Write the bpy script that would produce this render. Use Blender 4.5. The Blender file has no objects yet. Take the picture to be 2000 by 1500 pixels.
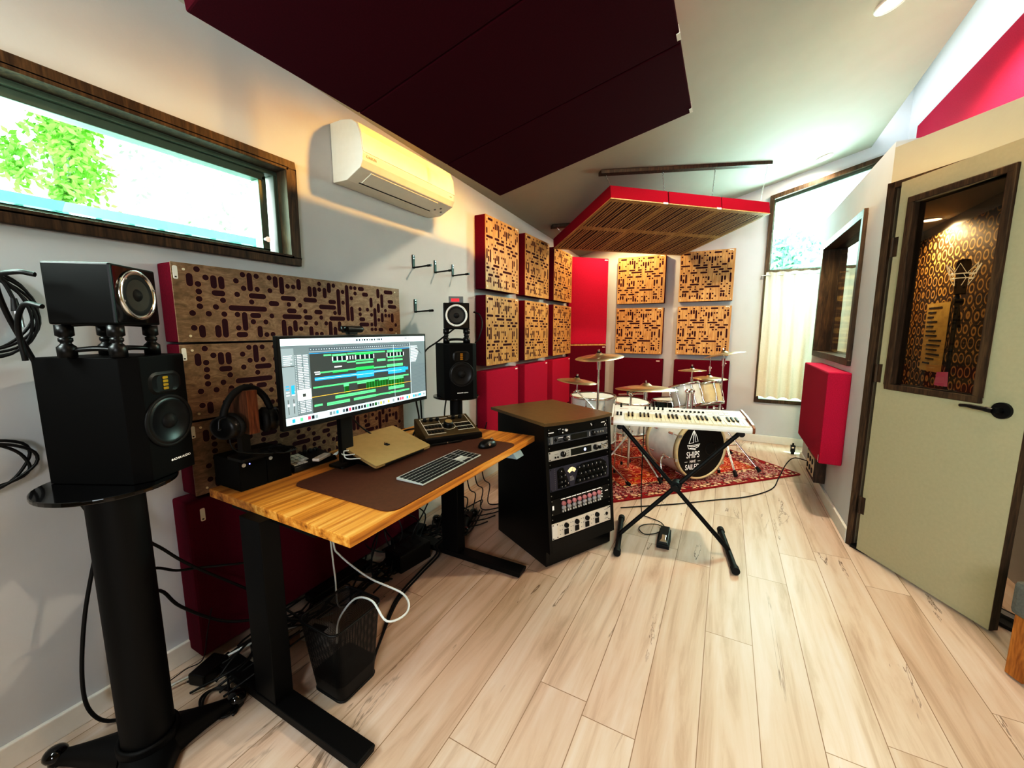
import bpy, bmesh, math, random
from mathutils import Vector, Matrix
R = random.Random(11)
SC = bpy.context.scene
COL = SC.collection
PI = math.pi

# ------------------------------------------------------------------ materials
def lin(h):
    h = h.lstrip('#')
    c = [int(h[i:i + 2], 16) / 255 for i in (0, 2, 4)]
    return tuple((x / 12.92 if x <= .04045 else ((x + .055) / 1.055) ** 2.4) for x in c) + (1,)

def newmat(name):
    m = bpy.data.materials.new(name); m.use_nodes = True
    nt = m.node_tree
    b = nt.nodes['Principled BSDF']
    return m, nt, b

def nd(nt, typ, **kw):
    n = nt.nodes.new(typ)
    for k, v in kw.items():
        if k.startswith('i_'):
            n.inputs[k[2:].replace('_', ' ')].default_value = v
        else:
            setattr(n, k, v)
    return n

def coords(nt, scale=(1, 1, 1), rot=(0, 0, 0)):
    t = nd(nt, 'ShaderNodeTexCoord'); mp = nd(nt, 'ShaderNodeMapping')
    mp.inputs['Scale'].default_value = scale; mp.inputs['Rotation'].default_value = rot
    nt.links.new(t.outputs['Object'], mp.inputs['Vector'])
    return mp.outputs['Vector']

def ramp(nt, fac, stops):
    r = nd(nt, 'ShaderNodeValToRGB')
    cr = r.color_ramp
    while len(cr.elements) < len(stops): cr.elements.new(.5)
    for e, (p, c) in zip(cr.elements, stops):
        e.position = p; e.color = lin(c) if isinstance(c, str) else c
    nt.links.new(fac, r.inputs['Fac'])
    return r.outputs['Color']

def plain(name, col, rough=.5, metal=0., var=.06, scale=30, bump=0., coat=0., emit=0., spec=None, sheen=0.):
    """a principled surface with a slight procedural mottling"""
    m, nt, b = newmat(name)
    c = lin(col)
    v = coords(nt)
    n = nd(nt, 'ShaderNodeTexNoise', i_Scale=scale, i_Detail=3.)
    nt.links.new(v, n.inputs['Vector'])
    lo = tuple(max(0, x * (1 - var)) for x in c[:3]) + (1,)
    hi = tuple(min(1, x * (1 + var)) for x in c[:3]) + (1,)
    o = ramp(nt, n.outputs['Fac'], [(.3, lo), (.7, hi)])
    nt.links.new(o, b.inputs['Base Color'])
    b.inputs['Roughness'].default_value = rough
    b.inputs['Metallic'].default_value = metal
    if coat: b.inputs['Coat Weight'].default_value = coat
    if spec is not None: b.inputs['Specular IOR Level'].default_value = spec
    if sheen:
        b.inputs['Sheen Weight'].default_value = sheen; b.inputs['Sheen Roughness'].default_value = .6
    if bump:
        bp = nd(nt, 'ShaderNodeBump', i_Strength=bump, i_Distance=.002)
        n2 = nd(nt, 'ShaderNodeTexNoise', i_Scale=scale * 12, i_Detail=2.)
        nt.links.new(v, n2.inputs['Vector']); nt.links.new(n2.outputs['Fac'], bp.inputs['Height'])
        nt.links.new(bp.outputs['Normal'], b.inputs['Normal'])
    if emit:
        b.inputs['Emission Color'].default_value = c; b.inputs['Emission Strength'].default_value = emit
    return m

def wood(name, c0, c1, c2, scale=(2, 30, 30), rough=.45, dist=2., spec=.35, fine=.35):
    m, nt, b = newmat(name)
    v = coords(nt, scale)
    n = nd(nt, 'ShaderNodeTexNoise', i_Scale=1., i_Detail=6., i_Roughness=.6, i_Distortion=dist)
    nt.links.new(v, n.inputs['Vector'])
    o = ramp(nt, n.outputs['Fac'], [(.3, c0), (.5, c1), (.68, c2)])
    v2 = coords(nt, tuple(s * 5 for s in scale))
    n2 = nd(nt, 'ShaderNodeTexNoise', i_Scale=1., i_Detail=2.)
    nt.links.new(v2, n2.inputs['Vector'])
    mx = nd(nt, 'ShaderNodeMix', data_type='RGBA', blend_type='MULTIPLY')
    mx.inputs[0].default_value = fine
    nt.links.new(o, mx.inputs[6])
    o2 = ramp(nt, n2.outputs['Fac'], [(.35, '#8a8078'), (.6, '#ffffff')])
    nt.links.new(o2, mx.inputs[7])
    nt.links.new(mx.outputs[2], b.inputs['Base Color'])
    b.inputs['Roughness'].default_value = rough
    b.inputs['Specular IOR Level'].default_value = spec
    return m

def glassmat(name, tint='#f4fffb', refl=1.0):
    m, nt, b = newmat(name)
    nt.nodes.remove(b)
    out = nt.nodes['Material Output']
    tr = nd(nt, 'ShaderNodeBsdfTransparent'); tr.inputs['Color'].default_value = lin(tint)
    gl = nd(nt, 'ShaderNodeBsdfGlossy'); gl.inputs['Roughness'].default_value = .01
    lw = nd(nt, 'ShaderNodeLayerWeight', i_Blend=.5)
    pw = nd(nt, 'ShaderNodeMath', operation='POWER'); pw.inputs[1].default_value = 5.
    nt.links.new(lw.outputs['Facing'], pw.inputs[0])
    mu = nd(nt, 'ShaderNodeMath', operation='MULTIPLY_ADD', use_clamp=True); mu.inputs[1].default_value = .9 * min(1.6, refl); mu.inputs[2].default_value = .035 * refl
    mx = nd(nt, 'ShaderNodeMixShader')
    nt.links.new(pw.outputs[0], mu.inputs[0]); nt.links.new(mu.outputs[0], mx.inputs[0])
    nt.links.new(tr.outputs[0], mx.inputs[1]); nt.links.new(gl.outputs[0], mx.inputs[2])
    nt.links.new(mx.outputs[0], out.inputs['Surface'])
    return m

# ------------------------------------------------------------------ mesh builder
def frame(o, x, y, z):
    m = Matrix.Identity(4)
    for i, a in enumerate((x, y, z)):
        for j in range(3): m[j][i] = a[j]
    for j in range(3): m[j][3] = o[j]
    return m

def zframe(o, axis):
    a = Vector(axis).normalized()
    h = Vector((0, 0, 1)) if abs(a.z) < .95 else Vector((1, 0, 0))
    x = h.cross(a).normalized(); y = a.cross(x)
    return frame(Vector(o), x, y, a)

def spline(pts, k=6, closed=False):
    P = [Vector(p) for p in pts]
    n = len(P); out = []
    rng = range(n) if closed else range(n - 1)
    for i in rng:
        p1, p2 = P[i], P[(i + 1) % n]
        p0 = P[i - 1] if (i > 0 or closed) else p1 * 2 - p2
        p3 = P[(i + 2) % n] if (i + 2 < n or closed) else p2 * 2 - p1
        for j in range(k):
            t = j / k
            out.append(.5 * ((2 * p1) + (p2 - p0) * t + (2 * p0 - 5 * p1 + 4 * p2 - p3) * t * t + (3 * p1 - p0 - 3 * p2 + p3) * t ** 3))
    if not closed: out.append(P[-1])
    return out

class MB:
    def __init__(s, M=None):
        s.v = []; s.f = []; s.m = []; s.s = []; s.M = M or Matrix.Identity(4)
    def add(s, vs, fs, mi=0, smooth=False, M=None):
        T = s.M @ M if M is not None else s.M
        o = len(s.v)
        s.v += [tuple(T @ Vector(p)) for p in vs]
        for f in fs:
            s.f.append([o + i for i in f]); s.m.append(mi); s.s.append(smooth)
        return s
    def box(s, lo, hi, mi=0, M=None):
        x0, y0, z0 = lo; x1, y1, z1 = hi
        v = [(x0, y0, z0), (x1, y0, z0), (x1, y1, z0), (x0, y1, z0), (x0, y0, z1), (x1, y0, z1), (x1, y1, z1), (x0, y1, z1)]
        return s.hexa(v, mi, M)
    def hexa(s, v, mi=0, M=None):
        return s.add(v, [(0, 3, 2, 1), (4, 5, 6, 7), (0, 1, 5, 4), (1, 2, 6, 5), (2, 3, 7, 6), (3, 0, 4, 7)], mi, False, M)
    def prism(s, poly, d0, d1, M=None, mi=0, smooth=False, mi_cap=None):
        """poly in local xy, extruded along local z from d0 to d1"""
        n = len(poly)
        a = [(x, y, d0) for x, y in poly]; b = [(x, y, d1) for x, y in poly]
        mc = mi if mi_cap is None else mi_cap
        s.add(a, [tuple(range(n))[::-1]], mc, False, M); s.add(b, [tuple(range(n))], mc, False, M)
        s.add(a + b, [(i, (i + 1) % n, n + (i + 1) % n, n + i) for i in range(n)], mi, smooth, M)
        return s
    def cyl(s, p0, p1, r0, r1=None, n=16, mi=0, caps=True, mi_cap=None):
        r1 = r0 if r1 is None else r1
        p0 = Vector(p0); p1 = Vector(p1)
        F = zframe(p0, p1 - p0); L = (p1 - p0).length
        a = [(r0 * math.cos(2 * PI * i / n), r0 * math.sin(2 * PI * i / n), 0) for i in range(n)]
        b = [(r1 * math.cos(2 * PI * i / n), r1 * math.sin(2 * PI * i / n), L) for i in range(n)]
        s.add(a + b, [(i, (i + 1) % n, n + (i + 1) % n, n + i) for i in range(n)], mi, True, F)
        if caps:
            mc = mi if mi_cap is None else mi_cap
            s.add(a, [tuple(range(n))[::-1]], mc, False, F); s.add(b, [tuple(range(n))], mc, False, F)
        return s
    def lathe(s, prof, o=(0, 0, 0), axis=(0, 0, 1), n=32, mi=0, smooth=True, F=None, scale=(1, 1)):
        F = F if F is not None else zframe(o, axis)
        k = len(prof); v = []
        for r, z in prof:
            for i in range(n):
                a = 2 * PI * i / n
                v.append((r * math.cos(a) * scale[0], r * math.sin(a) * scale[1], z))
        f = []
        for j in range(k - 1):
            for i in range(n):
                f.append((j * n + i, j * n + (i + 1) % n, (j + 1) * n + (i + 1) % n, (j + 1) * n + i))
        return s.add(v, f, mi, smooth, F)
    def disc(s, o, axis, r, mi=0, n=24, z=0.):
        F = zframe(o, axis)
        return s.add([(r * math.cos(2 * PI * i / n), r * math.sin(2 * PI * i / n), z) for i in range(n)], [tuple(range(n))], mi, False, F)
    def tube(s, pts, r, n=8, mi=0, closed=False, caps=True):
        P = [Vector(p) for p in pts]
        rr = r if isinstance(r, (list, tuple)) else [r] * len(P)
        k = len(P); v = []
        up = None
        for i in range(k):
            if closed: t = P[(i + 1) % k] - P[i - 1]
            else: t = P[min(i + 1, k - 1)] - P[max(i - 1, 0)]
            if t.length < 1e-9: t = Vector((0, 0, 1))
            t.normalize()
            if up is None:
                up = Vector((0, 0, 1)) if abs(t.z) < .9 else Vector((1, 0, 0))
            up = (up - t * up.dot(t))
            if up.length < 1e-6: up = Vector((1, 0, 0)).cross(t)
            up.normalize()
            sd = t.cross(up)
            for j in range(n):
                a = 2 * PI * j / n
                v.append(P[i] + (up * math.cos(a) + sd * math.sin(a)) * rr[i])
        f = []
        for i in range(k if closed else k - 1):
            for j in range(n):
                a, b = i * n, ((i + 1) % k) * n
                f.append((a + j, b + j, b + (j + 1) % n, a + (j + 1) % n))
        s.add(v, f, mi, True)
        if caps and not closed:
            s.add(v[:n], [tuple(range(n))], mi); s.add(v[-n:], [tuple(range(n))[::-1]], mi)
        return s
    def torus(s, o, axis, Rm, r, n=32, k=8, mi=0):
        F = zframe(o, axis)
        pts = [F @ Vector((Rm * math.cos(2 * PI * i / n), Rm * math.sin(2 * PI * i / n), 0)) for i in range(n)]
        return s.tube(pts, r, k, mi, closed=True)
    def ball(s, o, r, mi=0, n=16, k=8, sc=(1, 1, 1)):
        prof = [(max(1e-4, math.cos(-PI / 2 + PI * j / k)), math.sin(-PI / 2 + PI * j / k)) for j in range(k + 1)]
        F = Matrix.Translation(Vector(o)) @ Matrix.Diagonal((r * sc[0], r * sc[1], r * sc[2], 1))
        return s.lathe(prof, F=F, n=n, mi=mi)
    def quad(s, a, b, c, d, mi=0):
        return s.add([a, b, c, d], [(0, 1, 2, 3)], mi)
    def mesh(s, name, mats, bevel=0., bevseg=2):
        me = bpy.data.meshes.new(name)
        me.from_pydata(s.v, [], s.f)
        for m in (mats if isinstance(mats, (list, tuple)) else [mats]): me.materials.append(m)
        me.polygons.foreach_set('material_index', s.m)
        me.polygons.foreach_set('use_smooth', s.s)
        if bevel:
            bm = bmesh.new(); bm.from_mesh(me)
            bmesh.ops.remove_doubles(bm, verts=bm.verts, dist=1e-6)
            bmesh.ops.recalc_face_normals(bm, faces=bm.faces)
            ed = [e for e in bm.edges if len(e.link_faces) == 2 and e.calc_face_angle(0) > .5]
            bmesh.ops.bevel(bm, geom=ed, offset=bevel, segments=bevseg, affect='EDGES', profile=.6, clamp_overlap=True)
            bm.to_mesh(me); bm.free()
        me.update()
        return me

def link(name, me, parent=None, loc=None, rot=None):
    o = bpy.data.objects.new(name, me); COL.objects.link(o)
    if parent: o.parent = parent
    if loc is not None: o.location = loc
    if rot is not None: o.rotation_euler = rot
    return o

def part(name, mb, mats, parent, bevel=0., label=None, stuff=False):
    o = link(name, mb.mesh(name, mats, bevel), parent)
    if label: o['label'] = label
    if stuff: o['kind'] = 'stuff'
    return o

def thing(name, label, cat, loc=(0, 0, 0), rz=0., group=None, rot=None, M=None):
    o = link(name, None)
    o.empty_display_size = .05
    if M is not None: o.matrix_world = M
    else:
        o.location = loc; o.rotation_euler = rot if rot else (0, 0, rz)
    o['label'] = label; o['category'] = cat
    if group: o['group'] = group
    return o

def solo(name, mb, mats, label, cat, group=None, bevel=0., stuff=False):
    """a thing that is one mesh; its origin is moved to its base"""
    lo = [min(p[i] for p in mb.v) for i in range(3)]; hi = [max(p[i] for p in mb.v) for i in range(3)]
    c = ((lo[0] + hi[0]) / 2, (lo[1] + hi[1]) / 2, lo[2])
    mb.v = [(p[0] - c[0], p[1] - c[1], p[2] - c[2]) for p in mb.v]
    o = link(name, mb.mesh(name, mats, bevel), None, c)
    o['label'] = label; o['category'] = cat
    if group: o['group'] = group
    if stuff: o['kind'] = 'stuff'
    return o

def struct(name, mb, mats, parent=None, bevel=0., label=None):
    o = link(name, mb.mesh(name, mats, bevel), parent)
    if parent is None: o['kind'] = 'structure'
    if label: o['label'] = label
    return o

def dup(root, loc=None, rz=None, label=None, group=None, M=None, name=None):
    r = root.copy(); COL.objects.link(r)
    if M is not None: r.matrix_world = M
    if loc is not None: r.location = loc
    if rz is not None: r.rotation_euler = (0, 0, rz)
    if label: r['label'] = label
    if group: r['group'] = group
    def rec(a, b):
        for ch in list(a.children):
            c = ch.copy(); COL.objects.link(c); c.parent = b
            rec(ch, c)
    rec(root, r)
    return r

_txt = {}
def text_geo(body, size, align='CENTER', bold=0.):
    """flat lettering in the local xy plane"""
    k = (body, size, align, bold)
    if k in _txt: return _txt[k]
    cu = bpy.data.curves.new('lettering', 'FONT')
    cu.body = body; cu.size = size; cu.align_x = align; cu.align_y = 'CENTER'; cu.fill_mode = 'FRONT'; cu.offset = bold
    cu.resolution_u = 3
    ob = bpy.data.objects.new('lettering', cu); COL.objects.link(ob)
    dg = bpy.context.evaluated_depsgraph_get()
    ev = ob.evaluated_get(dg); me = ev.to_mesh()
    g = ([tuple(v.co) for v in me.vertices], [tuple(p.vertices) for p in me.polygons])
    ev.to_mesh_clear()
    bpy.data.objects.remove(ob); bpy.data.curves.remove(cu)
    _txt[k] = g
    return g
def put_text(mb, body, size, M, mi=0, align='CENTER', bold=0.):
    v, f = text_geo(body, size, align, bold)
    mb.add(v, f, mi, False, M)

def capsule(p0, p1, r, n=5):
    """outline of a rounded slot in 2d"""
    x0, y0 = p0; x1, y1 = p1
    if abs(x1 - x0) + abs(y1 - y0) < 1e-6:
        return [(x0 + r * math.cos(2 * PI * i / (2 * n + 2)), y0 + r * math.sin(2 * PI * i / (2 * n + 2))) for i in range(2 * n + 2)]
    a = math.atan2(y1 - y0, x1 - x0)
    o = []
    for i in range(n + 1):
        t = a - PI / 2 + PI * i / n; o.append((x1 + r * math.cos(t), y1 + r * math.sin(t)))
    for i in range(n + 1):
        t = a + PI / 2 + PI * i / n; o.append((x0 + r * math.cos(t), y0 + r * math.sin(t)))
    return o

def rrect(w, h, r, n=4, cx=0, cy=0):
    o = []
    for sx, sy, a0 in ((1, -1, -PI / 2), (1, 1, 0), (-1, 1, PI / 2), (-1, -1, PI)):
        for i in range(n + 1):
            t = a0 + PI / 2 * i / n
            o.append((cx + sx * (w / 2 - r) + r * math.cos(t), cy + sy * (h / 2 - r) + r * math.sin(t)))
    return o
# ------------------------------------------------------------------ palette
M_wall = plain('wall_paint', '#cdd0d4', .85, var=.02, scale=6, bump=.12)
M_ceil = plain('ceiling_paint', '#b2b2a8', .9, var=.02, scale=5, bump=.1)
M_booth = plain('booth_paint', '#cbc3ae', .85, var=.02, scale=6, bump=.12)
M_white = plain('white_trim_paint', '#e9e6df', .5, var=.02)
M_brown = wood('dark_stained_wood', '#382b1f', '#4f3d2d', '#66503b', (30, 30, 3), .5)
M_door = plain('door_paint', '#aea78d', .55, var=.03, scale=60, bump=.25)
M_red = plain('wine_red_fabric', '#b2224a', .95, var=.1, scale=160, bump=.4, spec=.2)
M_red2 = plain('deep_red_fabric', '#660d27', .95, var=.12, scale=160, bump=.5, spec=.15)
M_red3 = plain('crimson_fabric', '#8e1430', .95, var=.1, scale=160, bump=.4, spec=.15)
M_hole = plain('fabric_behind_slot', '#3a0a18', .95, var=.15, scale=120)
M_rim = plain('routed_edge', '#b08a6a', .6, var=.05)
M_walnut = wood('walnut_veneer', '#7a634c', '#937a62', '#a88f76', (14, 2.2, 30), .45, fine=.2)
M_oakp = wood('oak_veneer', '#b88a52', '#c9a06a', '#d4b07c', (30, 3, 2.5), .4)
M_slatw = wood('slatted_oak', '#a08252', '#b9986a', '#cfb285', (30, 3, 30), .5)
M_tag = plain('woven_tag', '#ecebe6', .7, var=.02)
M_ink = plain('printed_ink', '#24262a', .7, var=.02)
M_black = plain('black_satin', '#050506', .4, var=.1)
M_blackm = plain('black_matte', '#030303', .6, var=.15, bump=.1, spec=.2)
M_satin = plain('black_cabinet_satin', '#060606', .38, var=.1, spec=.3)
M_gloss = plain('black_gloss', '#050506', .12, var=.05, coat=.6)
M_powder = plain('black_powder_coat', '#050506', .5, var=.12, scale=120, bump=.2, spec=.35)
M_rubber = plain('black_rubber', '#0d0d0e', .65, var=.1)
M_cone = plain('woofer_cone', '#14161a', .35, var=.1)
M_cone2 = plain('paper_cone', '#3a3733', .6, var=.12)
M_chrome = plain('chrome', '#eef1f3', .18, 1., var=.02)
M_steel = plain('brushed_steel', '#b9bcc0', .3, 1., var=.05)
M_gold = plain('gold_ribbon', '#c59a3a', .35, .8, var=.1)
M_cym = plain('cymbal_bronze', '#e9dfc6', .36, 1., var=.1, scale=14)
M_shell = plain('white_marine_shell', '#eef2ee', .25, var=.06, scale=18, coat=.5)
M_shellc = plain('cream_shell', '#dccba4', .3, var=.05, coat=.4)
M_dark_shell = plain('dark_oyster_shell', '#1d2a28', .25, var=.5, scale=25, coat=.5)
M_skin = plain('coated_drum_head', '#eef0ec', .55, var=.02)
M_hoop = plain('cream_hoop', '#d8caa6', .35, var=.05)
M_bhead = plain('black_drum_head', '#0a0a0b', .3, var=.1)
M_print = plain('white_print', '#f1f1ee', .6, var=.02, emit=.15)
M_ivory = plain('ivory_plastic', '#e6ddc4', .4, var=.03)
M_wplast = plain('white_plastic', '#e8e8e4', .35, var=.02)
M_acw = plain('aircon_plastic', '#e9e4d6', .35, var=.02)
M_grey = plain('grey_plastic', '#7c7f83', .5, var=.05)
M_alu = plain('space_gold_aluminium', '#c2a87a', .42, .35, var=.04)
M_silver = plain('silver_panel', '#d4d8d8', .35, .4, var=.03)
M_grpanel = plain('graphite_panel', '#5a606a', .4, .4, var=.04)
M_purple = plain('slate_violet_panel', '#4a4c5e', .4, .3, var=.05)
M_cream = plain('cream_meter', '#efe3b6', .5, var=.04, emit=.25)
M_wpanel = plain('white_panel', '#e6e3da', .4, var=.02)
M_knobr = plain('pink_red_knob_cap', '#c48a90', .4, var=.04)
M_knobg = plain('pale_grey_knob', '#a9abb0', .4, var=.04)
M_leather = plain('brown_leather', '#5c3827', .55, var=.1, scale=60, bump=.2)
M_tan = plain('bronze_panel', '#5e4f33', .4, .3, var=.06)
M_orange = plain('amber_wood_cheek', '#7a4526', .4, var=.15)
def curtain_mat():
    m = plain('linen_curtain', '#d9d2c0', .9, var=.05, scale=90, bump=.4)
    nt = m.node_tree; b = nt.nodes['Principled BSDF']; out = nt.nodes['Material Output']
    tl = nd(nt, 'ShaderNodeBsdfTranslucent'); tl.inputs['Color'].default_value = lin('#efe9da')
    mx = nd(nt, 'ShaderNodeMixShader'); mx.inputs[0].default_value = .03
    nt.links.new(b.outputs[0], mx.inputs[1]); nt.links.new(tl.outputs[0], mx.inputs[2]); nt.links.new(mx.outputs[0], out.inputs['Surface'])
    return m
M_curtain = curtain_mat()
M_glass = glassmat('window_glass', '#eafff6', .8)
M_bglass = glassmat('booth_glass', '#d6d9d2', 2.0)
M_dglass = glassmat('door_glass', '#d9d2c4', 1.2)
M_sash = plain('window_sash', '#5f6f62', .4, var=.06)
M_blue = plain('pale_blue_plastic', '#93aebd', .4, var=.03)
M_cable = plain('black_cable_sheath', '#09090a', .5, var=.08)
M_wcable = plain('white_cable_sheath', '#dfe6e6', .45, var=.03)
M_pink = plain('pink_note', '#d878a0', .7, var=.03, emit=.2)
M_paper = plain('lyric_sheet', '#d7bf78', .8, var=.05, scale=20)
M_lamp = plain('downlight_diffuser', '#fff2d8', .5, var=0, emit=6.)
M_red_txt = plain('red_print', '#b03a2a', .5, var=.02)
M_leaf = plain('leaf_green', '#86b348', .6, var=.3, scale=3)
M_leaf2 = plain('pale_leaf', '#93a880', .6, var=.3, scale=3)
M_bark = plain('bark', '#b9b2a4', .9, var=.2)
M_rail = plain('railing_paint', '#5f8a86', .5, var=.05)
M_stool = wood('stool_wood', '#8a5524', '#a96d33', '#bd8244', (30, 30, 4), .45)
M_cush = plain('grey_felt', '#6a6a66', .95, var=.12, scale=120, bump=.4)
M_apple = plain('dark_mirror_emblem', '#1a1612', .25, .6, var=.02)
M_key = plain('black_keycap', '#141416', .55, var=.05)
M_led = plain('blue_led', '#6f7bff', .4, emit=4.)
M_bulb = plain('screen_glow_blue', '#9fb8ff', .4, emit=1.2)

def desk_wood():
    m, nt, b = newmat('zebra_striped_wood')
    v = coords(nt, (1, 1, 1))
    n = nd(nt, 'ShaderNodeTexNoise', i_Scale=2.2, i_Detail=3., i_Distortion=.3)
    v1 = coords(nt, (1.2, .25, 1)); nt.links.new(v1, n.inputs['Vector'])
    mp = coords(nt, (34, 1.1, 34))
    ad = nd(nt, 'ShaderNodeVectorMath', operation='MULTIPLY_ADD')
    nt.links.new(n.outputs['Color'], ad.inputs[0]); ad.inputs[1].default_value = (5, 0, 0); nt.links.new(mp, ad.inputs[2])
    n2 = nd(nt, 'ShaderNodeTexNoise', i_Scale=1., i_Detail=4., i_Roughness=.65)
    nt.links.new(ad.outputs[0], n2.inputs['Vector'])
    o = ramp(nt, n2.outputs['Fac'], [(.3, '#75481c'), (.42, '#b87a34'), (.54, '#d89a48'), (.7, '#eec076')])
    nt.links.new(o, b.inputs['Base Color'])
    b.inputs['Roughness'].default_value = .38
    return m
M_desk = desk_wood()

def floor_mat():
    m, nt, b = newmat('pale_oak_planks')
    t = nd(nt, 'ShaderNodeTexCoord')
    sx = nd(nt, 'ShaderNodeSeparateXYZ'); nt.links.new(t.outputs['Object'], sx.inputs[0])
    def mt_(op, a, c):
        n = nd(nt, 'ShaderNodeMath', operation=op)
        for i, q in enumerate((a, c)):
            if q is None: continue
            if isinstance(q, (int, float)): n.inputs[i].default_value = q
            else: nt.links.new(q, n.inputs[i])
        return n.outputs[0]
    row = mt_('FLOOR', mt_('DIVIDE', sx.outputs['X'], .175), None)
    wn = nd(nt, 'ShaderNodeTexWhiteNoise', noise_dimensions='1D'); nt.links.new(row, wn.inputs['W'])
    cb = nd(nt, 'ShaderNodeCombineXYZ'); nt.links.new(mt_('ADD', sx.outputs['Y'], mt_('MULTIPLY', wn.outputs['Value'], 1.25)), cb.inputs['X']); nt.links.new(sx.outputs['X'], cb.inputs['Y'])
    br = nd(nt, 'ShaderNodeTexBrick', offset=0., offset_frequency=2)
    br.inputs['Scale'].default_value = 1.; br.inputs['Brick Width'].default_value = 1.25; br.inputs['Row Height'].default_value = .175
    br.inputs['Mortar Size'].default_value = .0016; br.inputs['Mortar Smooth'].default_value = .3; br.inputs['Bias'].default_value = 0.
    br.inputs['Color1'].default_value = (0, 0, 0, 1); br.inputs['Color2'].default_value = (1, 1, 1, 1); br.inputs['Mortar'].default_value = (.5, .5, .5, 1)
    nt.links.new(cb.outputs[0], br.inputs['Vector'])
    base = ramp(nt, br.outputs['Color'], [(0, '#d6c5b8'), (.5, '#decfc5'), (1, '#e4d8cf')])
    # shift the grain per plank
    mul = nd(nt, 'ShaderNodeVectorMath', operation='MULTIPLY_ADD')
    nt.links.new(br.outputs['Color'], mul.inputs[0]); mul.inputs[1].default_value = (3.1, 7.3, 0); nt.links.new(t.outputs['Object'], mul.inputs[2])
    mp = nd(nt, 'ShaderNodeMapping'); mp.inputs['Scale'].default_value = (16, 1.3, 1); nt.links.new(mul.outputs[0], mp.inputs['Vector'])
    n = nd(nt, 'ShaderNodeTexNoise', i_Scale=1., i_Detail=7., i_Roughness=.62, i_Distortion=.6); nt.links.new(mp.outputs[0], n.inputs['Vector'])
    g = ramp(nt, n.outputs['Fac'], [(.3, '#cdbca8'), (.48, '#f2e9de'), (.7, '#ffffff')])
    m1 = nd(nt, 'ShaderNodeMix', data_type='RGBA', blend_type='MULTIPLY'); m1.inputs[0].default_value = .8
    nt.links.new(base, m1.inputs[6]); nt.links.new(g, m1.inputs[7])
    # thin dark cracks
    mp2 = nd(nt, 'ShaderNodeMapping'); mp2.inputs['Scale'].default_value = (7, .9, 1); nt.links.new(mul.outputs[0], mp2.inputs['Vector'])
    n2 = nd(nt, 'ShaderNodeTexNoise', i_Scale=1., i_Detail=5., i_Roughness=.6, i_Distortion=1.2); nt.links.new(mp2.outputs[0], n2.inputs['Vector'])
    cr = ramp(nt, n2.outputs['Fac'], [(0, '#ffffff'), (.338, '#ffffff'), (.352, '#6b513a'), (.366, '#ffffff'), (1, '#ffffff')])
    n3 = nd(nt, 'ShaderNodeTexNoise', i_Scale=1.6, i_Detail=2.); nt.links.new(t.outputs['Object'], n3.inputs['Vector'])
    cm = ramp(nt, n3.outputs['Fac'], [(.42, (0, 0, 0, 1)), (.56, (.9, .9, .9, 1))])
    m2 = nd(nt, 'ShaderNodeMix', data_type='RGBA', blend_type='MULTIPLY'); nt.links.new(cm, m2.inputs[0])
    nt.links.new(m1.outputs[2], m2.inputs[6]); nt.links.new(cr, m2.inputs[7])
    sm = ramp(nt, br.outputs['Fac'], [(0, '#ffffff'), (1, '#a8977f')])
    m3 = nd(nt, 'ShaderNodeMix', data_type='RGBA', blend_type='MULTIPLY'); m3.inputs[0].default_value = .9
    nt.links.new(m2.outputs[2], m3.inputs[6]); nt.links.new(sm, m3.inputs[7])
    nt.links.new(m3.outputs[2], b.inputs['Base Color'])
    b.inputs['Roughness'].default_value = .42; b.inputs['Specular IOR Level'].default_value = .45
    return m
M_floor = floor_mat()

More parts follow.
